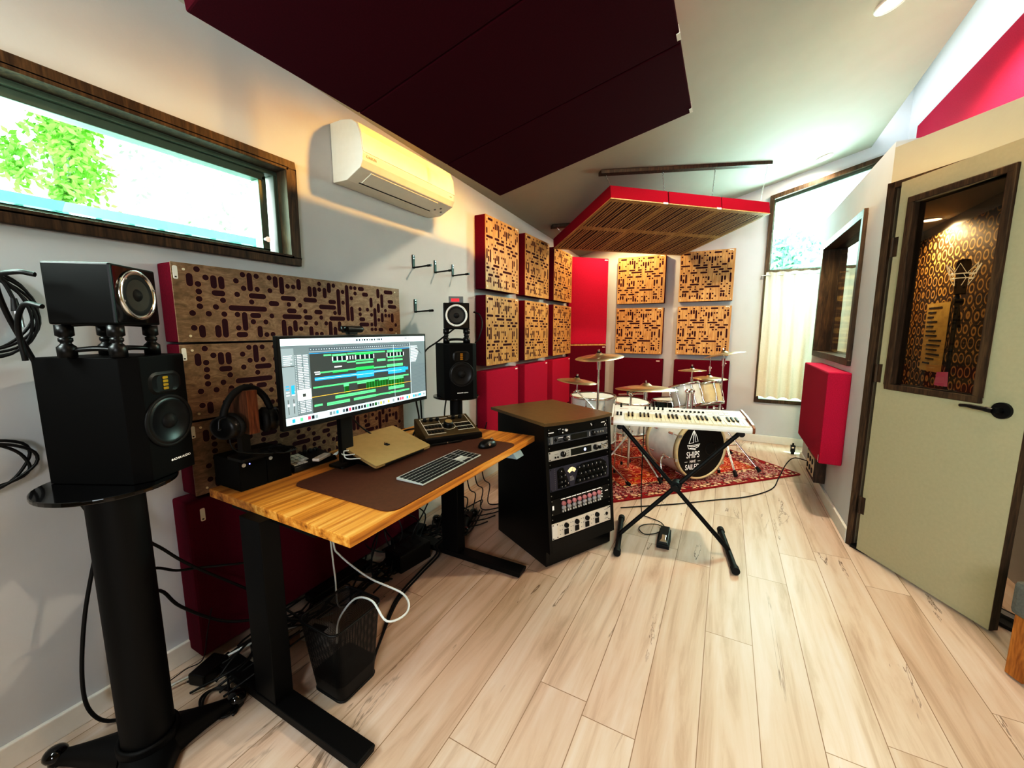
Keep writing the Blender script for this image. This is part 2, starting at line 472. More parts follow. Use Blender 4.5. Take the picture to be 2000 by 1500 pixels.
def rug_mat():
    """red oriental field with swirling cream motifs and a pale patterned border (object space, metres, origin at the rug centre)"""
    m, nt, b = newmat('oriental_rug_pile')
    t = nd(nt, 'ShaderNodeTexCoord')
    v = t.outputs['Object']
    sx = nd(nt, 'ShaderNodeSeparateXYZ'); nt.links.new(v, sx.inputs[0])
    def mth(op, a, c):
        n = nd(nt, 'ShaderNodeMath', operation=op)
        for i, q in enumerate((a, c)):
            if q is None: continue
            if isinstance(q, (int, float)): n.inputs[i].default_value = q
            else: nt.links.new(q, n.inputs[i])
        return n.outputs[0]
    ax = mth('ABSOLUTE', sx.outputs['X'], None); ay = mth('ABSOLUTE', sx.outputs['Y'], None)
    ex = mth('SUBTRACT', RUG[0] / 2, ax); ey = mth('SUBTRACT', RUG[1] / 2, ay)
    e = mth('MINIMUM', ex, ey)
    n = nd(nt, 'ShaderNodeTexNoise', i_Scale=7., i_Detail=1.2, i_Distortion=3.); nt.links.new(v, n.inputs['Vector'])
    field = ramp(nt, n.outputs['Fac'], [(.36, '#b01a17'), (.43, '#d02a18'), (.462, '#f0b48c'), (.49, '#f7dfc4'), (.52, '#d8391c'), (.6, '#b8160f'), (.65, '#e8a848'), (.7, '#8a0f12')])
    n2 = nd(nt, 'ShaderNodeTexNoise', i_Scale=42., i_Detail=2., i_Distortion=1.); nt.links.new(v, n2.inputs['Vector'])
    bord = ramp(nt, n2.outputs['Fac'], [(.36, '#33232f'), (.43, '#8a1a2c'), (.5, '#a52e40'), (.56, '#ead8c8'), (.64, '#6d1626')])
    n3 = nd(nt, 'ShaderNodeTexVoronoi', i_Scale=30.); nt.links.new(v, n3.inputs['Vector'])
    band = ramp(nt, n3.outputs['Distance'], [(.2, '#efe0c6'), (.42, '#dcb896'), (.55, '#2b1a24'), (.7, '#a01824')])
    def step(lo, hi): 
        r = nd(nt, 'ShaderNodeMapRange'); r.inputs['From Min'].default_value = lo; r.inputs['From Max'].default_value = hi
        nt.links.new(e, r.inputs['Value']); return r.outputs[0]
    def mix(f, a, c):
        x = nd(nt, 'ShaderNodeMix', data_type='RGBA'); nt.links.new(f, x.inputs[0]); nt.links.new(a, x.inputs[6]); nt.links.new(c, x.inputs[7]); return x.outputs[2]
    red = nd(nt, 'ShaderNodeRGB'); red.outputs[0].default_value = lin('#96141f')
    c = mix(step(.018, .022), red.outputs[0], band)
    c = mix(step(.075, .08), c, bord)
    c = mix(step(.2, .205), c, band)
    c = mix(step(.25, .255), c, field)
    nt.links.new(c, b.inputs['Base Color'])
    b.inputs['Roughness'].default_value = .95
    bp = nd(nt, 'ShaderNodeBump', i_Strength=.5, i_Distance=.003)
    n4 = nd(nt, 'ShaderNodeTexNoise', i_Scale=400.); nt.links.new(v, n4.inputs['Vector']); nt.links.new(n4.outputs['Fac'], bp.inputs['Height'])
    nt.links.new(bp.outputs['Normal'], b.inputs['Normal'])
    return m
RUG = (1.93, 1.42)
M_rug = rug_mat()

def hex_mat():
    m, nt, b = newmat('patterned_booth_lining')
    v = coords(nt, (1, 11, 11), (.0, 0, 0))
    vo = nd(nt, 'ShaderNodeTexVoronoi', feature='F1'); vo.inputs['Scale'].default_value = 1.; vo.inputs['Randomness'].default_value = .25
    nt.links.new(v, vo.inputs['Vector'])
    w = nd(nt, 'ShaderNodeMath', operation='MULTIPLY'); w.inputs[1].default_value = 20.; nt.links.new(vo.outputs['Distance'], w.inputs[0])
    s = nd(nt, 'ShaderNodeMath', operation='SINE'); nt.links.new(w.outputs[0], s.inputs[0])
    o = ramp(nt, s.outputs[0], [(.1, '#33220f'), (.5, '#8a6638'), (.85, '#dcb872')])
    nt.links.new(o, b.inputs['Base Color']); b.inputs['Roughness'].default_value = .7
    return m
M_hex = hex_mat()

def mesh_mat():
    m, nt, b = newmat('perforated_wire_mesh')
    tc = nd(nt, 'ShaderNodeTexCoord')
    sx = nd(nt, 'ShaderNodeSeparateXYZ'); nt.links.new(tc.outputs['Object'], sx.inputs[0])
    a = nd(nt, 'ShaderNodeMath', operation='ADD'); nt.links.new(sx.outputs['X'], a.inputs[0]); nt.links.new(sx.outputs['Y'], a.inputs[1])
    def wave(src):
        k = nd(nt, 'ShaderNodeMath', operation='MULTIPLY'); k.inputs[1].default_value = 1500.; nt.links.new(src, k.inputs[0])
        s = nd(nt, 'ShaderNodeMath', operation='SINE'); nt.links.new(k.outputs[0], s.inputs[0])
        g = nd(nt, 'ShaderNodeMath', operation='GREATER_THAN'); g.inputs[1].default_value = .12; nt.links.new(s.outputs[0], g.inputs[0]); return g.outputs[0]
    mx = nd(nt, 'ShaderNodeMath', operation='MAXIMUM'); nt.links.new(wave(a.outputs[0]), mx.inputs[0]); nt.links.new(wave(sx.outputs['Z']), mx.inputs[1])
    nt.links.new(mx.outputs[0], b.inputs['Alpha'])
    b.inputs['Base Color'].default_value = lin('#0d0e10'); b.inputs['Roughness'].default_value = .4; b.inputs['Metallic'].default_value = .3
    return m
M_mesh = mesh_mat()
SCR = {k: plain('screen_' + n, c, .3, var=0, emit=e * .72) for k, n, c, e in (
    ('K', 'navy', '#16202c', .6), ('G', 'mint', '#62e08c', .9), ('H', 'green', '#2fc45f', .9), ('B', 'blue', '#2f9fe6', .9), ('D', 'dark_green', '#14561c', .9),
    ('N', 'charcoal', '#3a3a34', .6), ('W', 'white', '#dfeaec', .9), ('Y', 'yellow', '#d8b24a', .9), ('bg', 'arrange_grey', '#454c4c', .6), ('p', 'panel_grey', '#87969c', .8),
    ('t', 'toolbar', '#dbeff6', .95), ('d', 'dock', '#bcd3d9', .9), ('r', 'ruler', '#56646c', .8), ('R', 'icon_red', '#e0506a', .9), ('L', 'list_grey', '#6c7b80', .8))}
DESK_DOTS=[(.070,.939),(.094,.844),(.070,.752),(.070,.656),(.069,.561),(.069,.466),(.046,.374),(.093,.372),(.117,.465),(.141,.559),(.141,.372),(.046,.184),(.213,.934),(.189,.840),(.261,.933),(.213,.745),(.261,.747),(.189,.653),(.309,.930),(.308,.743),(.237,.559),(.184,.373),(.184,.185),(.237,.275),(.283,.274),(.308,.367),(.283,.086),(.307,.089),(.380,.833),(.404,.832),(.523,.924),(.522,.829),(.594,.921),(.380,.553),(.428,.551),(.450,.458),(.523,.362),(.449,.267),(.497,.264),(.546,.266),(.426,.173),(.497,.088),(.521,.087),(.641,.829),(.640,.638),(.594,.452),(.688,.918),(.711,.918),(.711,.822),(.688,.729),(.735,.539),(.735,.445),(.781,.538),(.805,.444),(.804,.258),(.804,.162),(.827,.164),(.851,.350),(.898,.538),(.898,.442),(.922,.441),(.967,.253)]
DESK_SLOTS=[(.047,.843,.047,.750),(.117,.846,.117,.745),(.141,.843,.141,.744),(.117,.651,.141,.651),(.236,.934,.236,.744),(.332,.929,.332,.829),(.356,.931,.356,.740),(.238,.647,.282,.647),(.166,.462,.282,.462),(.309,.553,.331,.553),(.140,.275,.140,.088),(.069,.184,.069,.092),(.117,.185,.117,.090),(.208,.373,.208,.181),(.237,.366,.258,.366),(.184,.090,.205,.090),(.259,.179,.259,.082),(.428,.928,.428,.828),(.476,.834,.476,.731),(.499,.832,.499,.733),(.547,.832,.547,.730),(.570,.925,.570,.823),(.358,.645,.402,.645),(.454,.644,.498,.644),(.380,.455,.402,.455),(.359,.363,.423,.363),(.452,.359,.472,.359),(.525,.544,.592,.544),(.501,.452,.521,.452),(.573,.638,.593,.638),(.617,.833,.617,.449),(.664,.921,.664,.352),(.687,.545,.687,.348),(.573,.353,.638,.353),(.738,.915,.755,.915),(.761,.818,.779,.818),(.852,.919,.852,.809),(.876,.822,.876,.622),(.901,.906,.943,.906),(.805,.736,.805,.620),(.851,.636,.851,.524),(.827,.539,.827,.248),(.925,.721,.945,.721),(.925,.623,.967,.623),(.874,.452,.874,.339),(.944,.454,.944,.337),(.738,.352,.754,.352),(.737,.256,.778,.256),(.855,.159,.868,.159),(.926,.158,.939,.158),(.354,.277,.354,.044),(.378,.183,.378,.042),(.402,.274,.402,.163),(.472,.178,.472,.036),(.567,.267,.567,.035),(.591,.173,.591,.033),(.615,.269,.615,.162)]
SQ_DOTS=[(.314,.952),(.454,.957),(.550,.956),(.841,.955),(.891,.908),(.940,.906),(.035,.903),(.456,.909),(.503,.906),(.406,.859),(.218,.855),(.695,.858),(.744,.859),(.172,.810),(.501,.809),(.452,.764),(.744,.763),(.596,.714),(.693,.719),(.035,.671),(.174,.622),(.265,.623),(.500,.618),(.643,.621),(.080,.578),(.081,.528),(.265,.527),(.687,.521),(.745,.524),(.220,.434),(.451,.477),(.502,.476),(.496,.386),(.595,.384),(.034,.347),(.452,.335),(.786,.329),(.886,.330),(.311,.292),(.838,.280),(.938,.280),(.034,.251),(.218,.248),(.310,.246),(.598,.237),(.785,.234),(.937,.231),(.937,.183),(.935,.136),(.451,.151),(.544,.146),(.640,.147),(.033,.110),(.261,.108),(.310,.107),(.689,.097),(.885,.087),(.451,.055),(.544,.054),(.640,.050)]
SQ_SLOTS=[(.077,.952,.175,.952),(.641,.954,.746,.954),(.032,.716,.178,.716),(.264,.716,.361,.716),(.449,.714,.502,.714),(.786,.713,.843,.713),(.309,.668,.504,.668),(.593,.666,.747,.666),(.737,.618,.794,.618),(.886,.618,.943,.618),(.218,.575,.315,.575),(.403,.572,.503,.572),(.640,.571,.695,.571),(.788,.568,.893,.568),(.218,.340,.360,.340),(.543,.335,.595,.335),(.496,.286,.743,.286),(.032,.297,.084,.297),(.171,.294,.226,.294),(.403,.242,.458,.242),(.079,.201,.177,.201),(.261,.199,.362,.199),(.784,.188,.841,.188),(.266,.907,.266,.854),(.314,.913,.314,.856),(.359,.905,.359,.760),(.547,.864,.547,.809),(.597,.862,.597,.759),(.647,.861,.647,.807),(.941,.865,.941,.805),(.889,.817,.889,.757),(.033,.817,.033,.767),(.035,.536,.035,.433),(.127,.534,.127,.390),(.079,.440,.079,.391),(.263,.437,.263,.387),(.310,.480,.310,.431),(.358,.479,.358,.388),(.548,.478,.548,.429),(.790,.477,.790,.376),(.842,.475,.842,.420),(.938,.526,.938,.373),(.081,.157,.081,.108),(.128,.157,.128,.107),(.216,.109,.216,.063),(.357,.153,.357,.057),(.405,.105,.405,.056),(.595,.150,.595,.049),(.789,.143,.789,.097),(.836,.142,.836,.096)]
SCREEN=[(0.221,0.267,0.788,0.019,'G'),(0.272,0.362,0.782,0.024,'G'),(0.273,0.361,0.736,0.055,'K'),(0.272,0.360,0.698,0.022,'G'),(0.367,0.640,0.789,0.021,'G'),(0.367,0.402,0.736,0.045,'K'),(0.362,0.420,0.678,0.018,'G'),(0.422,0.546,0.778,0.026,'H'),(0.421,0.551,0.735,0.059,'K'),(0.420,0.547,0.690,0.019,'G'),(0.422,0.547,0.654,0.023,'G'),(0.574,0.642,0.669,0.033,'G'),(0.656,0.783,0.787,0.032,'G'),(0.655,0.795,0.735,0.057,'K'),(0.658,0.785,0.701,0.021,'G'),(0.658,0.786,0.653,0.025,'G'),(0.281,0.328,0.632,0.016,'W'),(0.194,0.418,0.578,0.018,'G'),(0.418,0.549,0.578,0.042,'H'),(0.548,0.644,0.566,0.020,'G'),(0.650,0.786,0.575,0.040,'G'),(0.163,0.195,0.588,0.013,'W'),(0.167,0.196,0.563,0.013,'W'),(0.269,0.365,0.564,0.015,'H'),(0.163,0.422,0.503,0.040,'B'),(0.422,0.547,0.494,0.091,'B'),(0.548,0.659,0.512,0.031,'B'),(0.659,0.808,0.493,0.087,'B'),(0.773,0.833,0.506,0.043,'B'),(0.151,0.836,0.401,0.019,'G'),(0.423,0.549,0.389,0.043,'G'),(0.582,0.655,0.389,0.032,'G'),(0.661,0.789,0.381,0.044,'G'),(0.336,0.365,0.324,0.103,'D'),(0.332,0.366,0.383,0.041,'G'),(0.427,0.486,0.327,0.064,'N'),(0.486,0.651,0.326,0.100,'D'),(0.657,0.792,0.303,0.111,'D'),(0.656,0.792,0.238,0.045,'G'),(0.276,0.553,0.241,0.038,'G'),(0.394,0.838,0.171,0.023,'G'),(0.655,0.793,0.167,0.026,'G'),(0.224,0.367,0.169,0.039,'G'),(0.394,0.555,0.170,0.035,'G'),(0.151,0.198,0.178,0.025,'G'),(0.142,0.861,0.288,0.007,'Y')]
# ------------------------------------------------------------------ the room (metres; left wall x=-1.8, far wall y=5.3)
LX, FY, RX, BY = -1.8, 5.3, 1.38, -1.7
def ceil_z(x, y): return 2.25 + .27 * (x - LX) - .045 * (y - FY)

b = MB(); b.box((LX - .2, BY - .2, -.12), (RX + 2.2, FY + .2, 0)); struct('floor', b, M_floor)
# ceiling: one sloping plane that rises to the right and stops at a light well
b = MB()
x0, x1 = LX - .1, 1.12
c = [(x0, BY - .1), (x1, BY - .1), (x1, FY + .1), (x0, FY + .1)]
b.hexa([(x, y, ceil_z(x, y)) for x, y in c] + [(x, y, ceil_z(x, y) + .12) for x, y in c])
b.box((1.06, BY - .1, 3.42), (1.12, FY + .1, 4.0)); b.box((1.06, BY - .1, 3.99), (RX + .2, FY + .1, 4.09))
struct('ceiling', b, M_ceil)

# left wall with the long high window
W1 = (-1.05, 1.205, 1.615, 2.005)      # y0 y1 z0 z1 of the opening
b = MB()
b.box((LX - .16, BY - .1, 0), (LX, FY + .1, W1[2])); b.box((LX - .16, BY - .1, W1[3]), (LX, FY + .1, 2.62))
b.box((LX - .16, BY - .1, W1[2]), (LX, W1[0], W1[3])); b.box((LX - .16, W1[1], W1[2]), (LX, FY + .1, W1[3]))
struct('wall_left', b, M_wall)
# far wall with the tall slanted window
def back_poly(mb, poly, y0, y1, mi=0):
    F = frame((0, 0, 0), (1, 0, 0), (0, 0, 1), (0, -1, 0))
    mb.prism(poly, -y1, -y0, F, mi)
SL = lambda x: 2.70 + (x - .32) * .27
b = MB()
back_poly(b, [(LX - .1, 0), (.355, 0), (.355, 4.05), (LX - .1, 4.05)], FY, FY + .16)
back_poly(b, [(.355, 0), (1.2, 0), (1.2, .50), (.355, .50)], FY, FY + .16)
back_poly(b, [(1.2, 0), (RX + .2, 0), (RX + .2, 4.05), (1.2, 4.05)], FY, FY + .16)
back_poly(b, [(.355, SL(.355) - .03), (1.2, SL(1.2) - .03), (1.2, 4.05), (.355, 4.05)], FY, FY + .16)
struct('wall_back', b, M_wall)
b = MB(); b.box((RX, 2.12, 0), (RX + .12, FY + .1, 4.05)); struct('wall_right', b, M_wall)
M_bounce = plain('tan_bounce_tint', '#8f7450', .85, var=.03, scale=6, bump=.1)  # tan given to the unseen near walls to dim and warm the bounced light
b = MB(); b.box((RX, BY - .1, 0), (RX + .12, 2.12, 4.05)); struct('wall_right_near', b, M_bounce)
# rear wall behind the viewer, with an unseen window added to let in fill light
b = MB()
b.box((LX - .1, BY - .12, 0), (.1, BY, 4.05)); b.box((1.1, BY - .12, 0), (RX + .1, BY, 4.05)); b.box((.1, BY - .12, 2.1), (1.1, BY, 4.05)); b.box((.1, BY - .12, 0), (1.1, BY, .9))
struct('wall_rear', b, M_bounce)
q = MB()
for lo, hi in (((.1, .9), (.15, 2.1)), ((1.05, .9), (1.1, 2.1)), ((.58, .95), (.62, 2.05)), ((.15, .9), (1.05, .95)), ((.15, 2.05), (1.05, 2.1))): q.box((lo[0], BY - .1, lo[1]), (hi[0], BY - .02, hi[1]))
struct('rear_fill_window', q, M_brown)

# skirting
def skirt(name, lo, hi): struct(name, MB().box(lo, hi), M_white, bevel=.004)
skirt('baseboard_left', (LX, BY, 0), (LX + .016, 4.78, .078))
skirt('baseboard_back', (-1.3, FY - .016, 0), (RX, FY, .085))
# ------------------------------------------------------------------ window 1
wn = link('window_1', None, None, (LX, 0, 0)); wn['kind'] = 'structure'
q = MB(); cw = .034
y0, y1, z0, z1 = W1
for lo, hi in (((0, y0 - cw, z1), (.022, y1 + cw, z1 + cw)), ((0, y0 - cw, z0 - cw), (.022, y1 + cw, z0)), ((0, y0 - cw, z0), (.022, y0, z1)), ((0, y1, z0), (.022, y1 + cw, z1))): q.box(lo, hi)
for lo, hi in (((-.16, y0, z1 - .012), (.022, y1, z1)), ((-.16, y0, z0), (.022, y1, z0 + .012)), ((-.16, y0, z0), (.022, y0 + .012, z1)), ((-.16, y1 - .012, z0), (.022, y1, z1))): q.box(lo, hi)
part('casing', q, M_brown, wn, .003)
q = MB()
def ring(q, x0, x1, ya, yb, za, zb, t):
    q.box((x0, ya, zb - t), (x1, yb, zb)); q.box((x0, ya, za), (x1, yb, za + t)); q.box((x0, ya, za + t), (x1, ya + t, zb - t)); q.box((x0, yb - t, za + t), (x1, yb, zb - t))
ring(q, -.13, -.045, y0 + .012, y1 - .012, z0 + .012, z1 - .012, .006)
q.box((-.13, y0 + .012, z1 - .03), (-.045, y1 - .012, z1 - .018)); q.box((-.13, y1 - .03, z0 + .018), (-.045, y1 - .018, z1 - .03))
ring(q, -.115, -.06, y0 + .03, y1 - .06, z0 + .018, z1 - .03, .014)
q.box((-.115, y0 + .03, z1 - .06), (-.06, y1 - .06, z1 - .044)); q.box((-.115, y1 - .09, z0 + .032), (-.06, y1 - .074, z1 - .06))
q.box((-.11, .02, z0 + .03), (-.062, .06, z1 - .03))
part('sash', q, M_sash, wn, .003)
part('latch', MB().cyl((-.06, y1 - .075, z0 + .075), (-.045, y1 - .075, z0 + .075), .012), M_chrome, wn)
part('pane', MB().box((-.092, y0 + .04, z0 + .026), (-.088, y1 - .08, z1 - .05)), M_glass, wn)
# ------------------------------------------------------------------ window 2 (slanted head, transom, lower light behind the curtain)
wn = link('window_2', None, None, (0, FY, 0)); wn['kind'] = 'structure'
q = MB(); F = frame((0, 0, 0), (1, 0, 0), (0, 0, 1), (0, -1, 0))
o = [(.32, .466), (1.235, .466), (1.235, SL(1.235)), (.32, SL(.32))]
def bar(p0, p1, p2, p3, d0=-.1, d1=.022): q.prism([p0, p1, p2, p3], d0, d1, F)
bar((.32, .466), (.36, .466), (.36, SL(.36) - .05), (.32, SL(.32))); bar((1.195, .466), (1.235, .466), (1.235, SL(1.235)), (1.195, SL(1.195) - .05))
bar((.36, .466), (1.195, .466), (1.195, .506), (.36, .506)); bar((.36, SL(.36) - .045), (1.195, SL(1.195) - .045), (1.235, SL(1.235)), (.32, SL(.32)))
bar((.36, 1.885), (1.195, 1.885), (1.195, 1.925), (.36, 1.925))
part('casing', q, M_brown, wn, .003)
q = MB()
def bar2(a, c, d, e): q.prism([a, c, d, e], -.08, -.04, F)
bar2((.36, SL(.36) - .075), (1.195, SL(1.195) - .075), (1.195, SL(1.195) - .045), (.36, SL(.36) - .045)); bar2((.36, 1.925), (.376, 1.925), (.376, SL(.376) - .07), (.36, SL(.36) - .07)); bar2((1.18, 1.925), (1.195, 1.925), (1.195, SL(1.195) - .07), (1.18, SL(1.18) - .07)); bar2((.36, 1.925), (1.195, 1.925), (1.195, 1.94), (.36, 1.94))
part('sash', q, M_sash, wn)
q = MB(); q.prism([(.36, 1.93), (1.195, 1.93), (1.195, SL(1.195) - .06), (.36, SL(.36) - .06)], -.062, -.058, F); part('pane', q, M_glass, wn)
q = MB(); q.prism([(.36, .506), (1.195, .506), (1.195, 1.885), (.36, 1.885)], -.062, -.058, F); part('pane', q, M_glass, wn)

# ------------------------------------------------------------------ booth in the right-hand corner
KX, KY = .73, 2.976
BW = Vector((.62, -.785, 0)).normalized()          # run of the angled front wall
BN = Vector((.785, .62, 0)).normalized()           # into the booth
Fd = frame((KX, KY, 0), BW, Vector((0, 0, 1)), -BN * -1)   # x along, y up, z into the booth
TOPZ = 2.25
b = MB()
wy0, wy1, wz0, wz1 = 3.385, 4.56, 1.085, 2.005
b.box((KX, KY + .0, 0), (KX + .1, 4.72, wz0)); b.box((KX, KY, wz1), (KX + .1, 4.72, TOPZ + .03)); b.box((KX, KY, wz0), (KX + .1, wy0, wz1)); b.box((KX, wy1, wz0), (KX + .1, 4.72, wz1))
b.box((KX + .1, 4.62, 0), (RX, 4.72, TOPZ + .03))
struct('wall_booth_side', b, M_wall)
b = MB()
S1 = 1.05; D0, D1 = .035, .735; DH = 2.065
b.prism([(0, 0), (D0, 0), (D0, TOPZ), (0, TOPZ)], 0, .1, Fd); b.prism([(D1, 0), (S1, 0), (S1, TOPZ), (D1, TOPZ)], 0, .1, Fd); b.prism([(D0, DH), (D1, DH), (D1, TOPZ), (D0, TOPZ)], 0, .1, Fd)
struct('wall_booth_front', b, M_booth)
b = MB(); pl = [(KX + .02, KY + .02), tuple((Vector((KX, KY, 0)) + BW * (S1 - .06) + BN * .01)[:2]), (RX - .01, 4.70), (KX + .02, 4.70)]
b.prism(pl, 2.08, TOPZ); struct('ceiling_booth', b, M_ceil)
skirt('baseboard_right', (KX - .016, KY - .004, 0), (KX, 4.72, .085))
q = MB(); q.prism([(-.008, 0), (.006, 0), (.006, .085), (-.008, .085)], -.016, 0, Fd)
# booth window
wn = link('window_3', None, None, (KX, 0, 0)); wn['kind'] = 'structure'
q = MB(); ring(q, -.022, 0, wy0 - .035, wy1 + .035, wz0 - .035, wz1 + .035, .036); ring(q, -.022, .1, wy0, wy1, wz0, wz1, .014)
part('casing', q, M_brown, wn, .003)
part('pane', MB().box((.066, wy0 + .012, wz0 + .012), (.07, wy1 - .012, wz1 - .012)), M_bglass, wn)
# door frame + threshold + leaf
q = MB(); q.prism([(.0, 0), (D0, 0), (D0, DH), (.0, DH + .0)], -.018, .1, Fd); q.prism([(0, DH - .03), (D1 + .035, DH - .03), (D1 + .035, DH + .0), (0, DH + .0)], -.018, .1, Fd); q.prism([(D1, 0), (D1 + .035, 0), (D1 + .035, DH), (D1, DH)], -.018, .1, Fd)
struct('trim_1', q, M_brown, bevel=.002)
q = MB(); q.prism([(D0, 0), (D1, 0), (D1, .018), (D0, .018)], -.03, .02, Fd, 0); q.prism([(D0, 0), (D1, 0), (D1, .034), (D0, .034)], .02, .06, Fd, 1); q.prism([(D0, 0), (D1, 0), (D1, .02), (D0, .02)], .06, .1, Fd, 0)
struct('trim_2', q, [M_black, M_steel], bevel=.002)
HX, HY = .752, 2.892
DV = Vector((.491, -.871, 0)).normalized()
dr = link('door_1', None, None, (HX, HY, 0)); dr['kind'] = 'structure'
dr.rotation_euler = (0, 0, math.atan2(DV.y, DV.x))      # local x along the leaf, local +y into the booth
DWd, DZ0, DZ1, DT = .645, .012, 2.045, .04
l0, l1, lz0, lz1 = .085, .465, 1.0, 1.925
q = MB()
for lo, hi in (((0, 0, DZ0), (DWd, DT, lz0)), ((0, 0, lz1), (DWd, DT, DZ1)), ((0, 0, lz0), (l0, DT, lz1)), ((l1, 0, lz0), (DWd, DT, lz1))): q.box(lo, hi)
part('door_leaf', q, M_door, dr)
q = MB()
t = .03
for lo, hi in (((l0 - t, -.014, lz1), (l1 + t, DT + .014, lz1 + t)), ((l0 - t, -.014, lz0 - t), (l1 + t, DT + .014, lz0)), ((l0 - t, -.014, lz0), (l0 + .003, DT + .014, lz1)), ((l1 - .003, -.014, lz0), (l1 + t, DT + .014, lz1))): q.box(lo, hi)
part('glazing_frame', q, M_brown, dr, .004)
part('pane', MB().box((l0, .018, lz0), (l1, .022, lz1)), M_dglass, dr)
part('door_edge_strip', MB().box((DWd - .001, .001, DZ0), (DWd + .002, DT - .001, DZ1)), M_brown, dr)
q = MB(); hx, hz = .57, .955
q.cyl((hx, 0, hz), (hx, -.012, hz), .034, n=24); q.cyl((hx, -.012, hz), (hx, -.045, hz), .013); q.cyl((hx, DT, hz), (hx, DT + .012, hz), .034, n=24)
hd = part('door_handle', q, M_black, dr)
q = MB(); q.tube(spline([(hx, -.045, hz), (hx - .03, -.047, hz + .002), (hx - .09, -.045, hz + .004), (hx - .125, -.038, hz)], 5), [.011] * 5 + [.009] * 5 + [.007] * 6, 10); part('lever', q, M_black, hd)
for z in (.28, 1.05, 1.72):
    part('hinge', MB().cyl((-.006, -.004, z - .05), (-.006, -.004, z + .05), .008, n=10).box((-.006, -.003, z - .05), (.02, 0, z + .05)), M_brown, dr)
part('strike_plate', MB().box((DWd + .002, .012, hz - .03), (DWd + .004, .03, hz + .03)), M_steel, dr)
# note on the door glass
thing_note = MB().box((.265, .0225, 1.02), (.325, .0235, 1.095)); 
o = solo('sticky_note', MB().hexa([tuple(dr.matrix_basis @ Vector(p)) for p in ((.27, .023, 1.02), (.33, .023, 1.02), (.33, .024, 1.02), (.27, .024, 1.02), (.275, .023, 1.085), (.325, .023, 1.09), (.325, .024, 1.09), (.275, .024, 1.085))]), M_pink, 'pink paper note low on the glass of the booth door', 'note')
# booth lining seen through the door
q = MB(); q.box((RX - .03, 2.35, .75), (RX, 4.6, 2.0)); struct('trim_3', q, M_hex, label='brown patterned acoustic lining on the booth wall')
q = MB(); q.box((KX + .12, 4.59, .75), (RX - .04, 4.62, 2.0)); struct('trim_4', q, M_hex)
# ------------------------------------------------------------------ curtain
q = MB(); nx, nz = 70, 16
for j in range(nz + 1):
    z = .535 + (1.90 - .535) * j / nz
    for i in range(nx + 1):
        u = i / nx; x = .335 + .83 * u
        amp = .010 + .012 * (1 - j / nz)
        y = FY - .062 + amp * math.sin(u * 46 + .5 * math.sin(j * .5)) + .006 * math.sin(u * 97 + j * .3) + (.004 * math.sin(u * 190) if j > nz - 2 else 0)
        q.v.append((x, y, z + (.006 * math.sin(u * 46) if j in (0, nz) else 0)))
for j in range(nz):
    for i in range(nx):
        a = j * (nx + 1) + i; q.f.append([a, a + 1, a + nx + 2, a + nx + 1]); q.m.append(0); q.s.append(True)
t = thing('curtain', 'cream linen cafe curtain covering the lower half of the far window', 'curtain', (.75, FY - .06, .535))
q.v = [(p[0] - .75, p[1] - FY + .06, p[2] - .535) for p in q.v]
part('cloth', q, M_curtain, t)
part('curtain_rod', MB().cyl((-.45, 0, 1.335), (.44, 0, 1.335), .006, n=10).cyl((-.45, 0, 1.335), (-.45, .058, 1.335), .005, n=8), M_steel, t)
# ------------------------------------------------------------------ camera
cam = bpy.data.cameras.new('camera'); co = link('camera', cam, None, (0, 0, 1.29), (math.radians(90 - 7.81), 0, math.radians(28.1)))
cam.lens = 780 / 2000 * 36; cam.sensor_width = 36; cam.clip_start = .02
SC.camera = co
# ------------------------------------------------------------------ light
wd = bpy.data.worlds.new('world'); SC.world = wd; wd.use_nodes = True
nt = wd.node_tree; bg = nt.nodes['Background']; bg.inputs['Color'].default_value = (.86, .96, 1, 1); bg.inputs['Strength'].default_value = 3.3
def area(name, loc, aim, sx, sy, power, col, spread=PI):
    l = bpy.data.lights.new(name, 'AREA'); l.shape = 'RECTANGLE'; l.size = sx; l.size_y = sy; l.energy = power; l.color = col; l.spread = spread
    o = link(name, l, None, loc); d = Vector(aim) - Vector(loc)
    o.rotation_euler = d.to_track_quat('-Z', 'Y').to_euler()
    return o
area('daylight_left', (LX - .30, .1, 1.95), (1.0, 3.0, 1.0), 2.1, .45, 48, (.90, 1, .97))
area('daylight_far', (.75, FY + .5, 2.15), (-1.6, 3.0, .4), .9, .9, 105, (.86, .95, 1))
area('skylight', (1.25, 3.4, 3.95), (1.2, 3.4, 0), .2, 3.4, 32, (.78, 1, .97))
area('rear_fill', (.6, BY - .7, 1.95), (.1, 1.8, .2), 1.1, 1.0, 62, (.93, .96, 1))  # added fill lamp behind the viewer, outside the made-up window
sun = bpy.data.lights.new('sun', 'SUN'); sun.energy = 7; sun.angle = .01; sun.color = (1, .95, .85)
so = link('sun', sun); so.rotation_euler = Vector((.25, -.45, -.85)).to_track_quat('-Z', 'Y').to_euler()
def downlight(x, y, zc, power, label, col=(1, .82, .60), slope=True, parentz=None):
    nrm = Vector((-.27, .045, 1)).normalized() if slope else Vector((0, 0, 1))
    t = thing('ceiling_downlight', label, 'light', (x, y, zc), group=None)
    t.rotation_euler = nrm.to_track_quat('Z', 'Y').to_euler()
    q = MB(); q.lathe([(.075, 0), (.075, -.006), (.06, -.010), (.055, -.004)], n=32); part('trim_ring', q, M_white, t)
    part('diffuser', MB().disc((0, 0, -.005), (0, 0, -1), .056, n=28), M_lamp, t)
    l = bpy.data.lights.new('lamp', 'SPOT'); l.energy = power; l.color = col; l.spot_size = 2.85; l.spot_blend = .35; l.shadow_soft_size = .05
    o = link('lamp', l, None, (x, y, zc - .03))
    return t
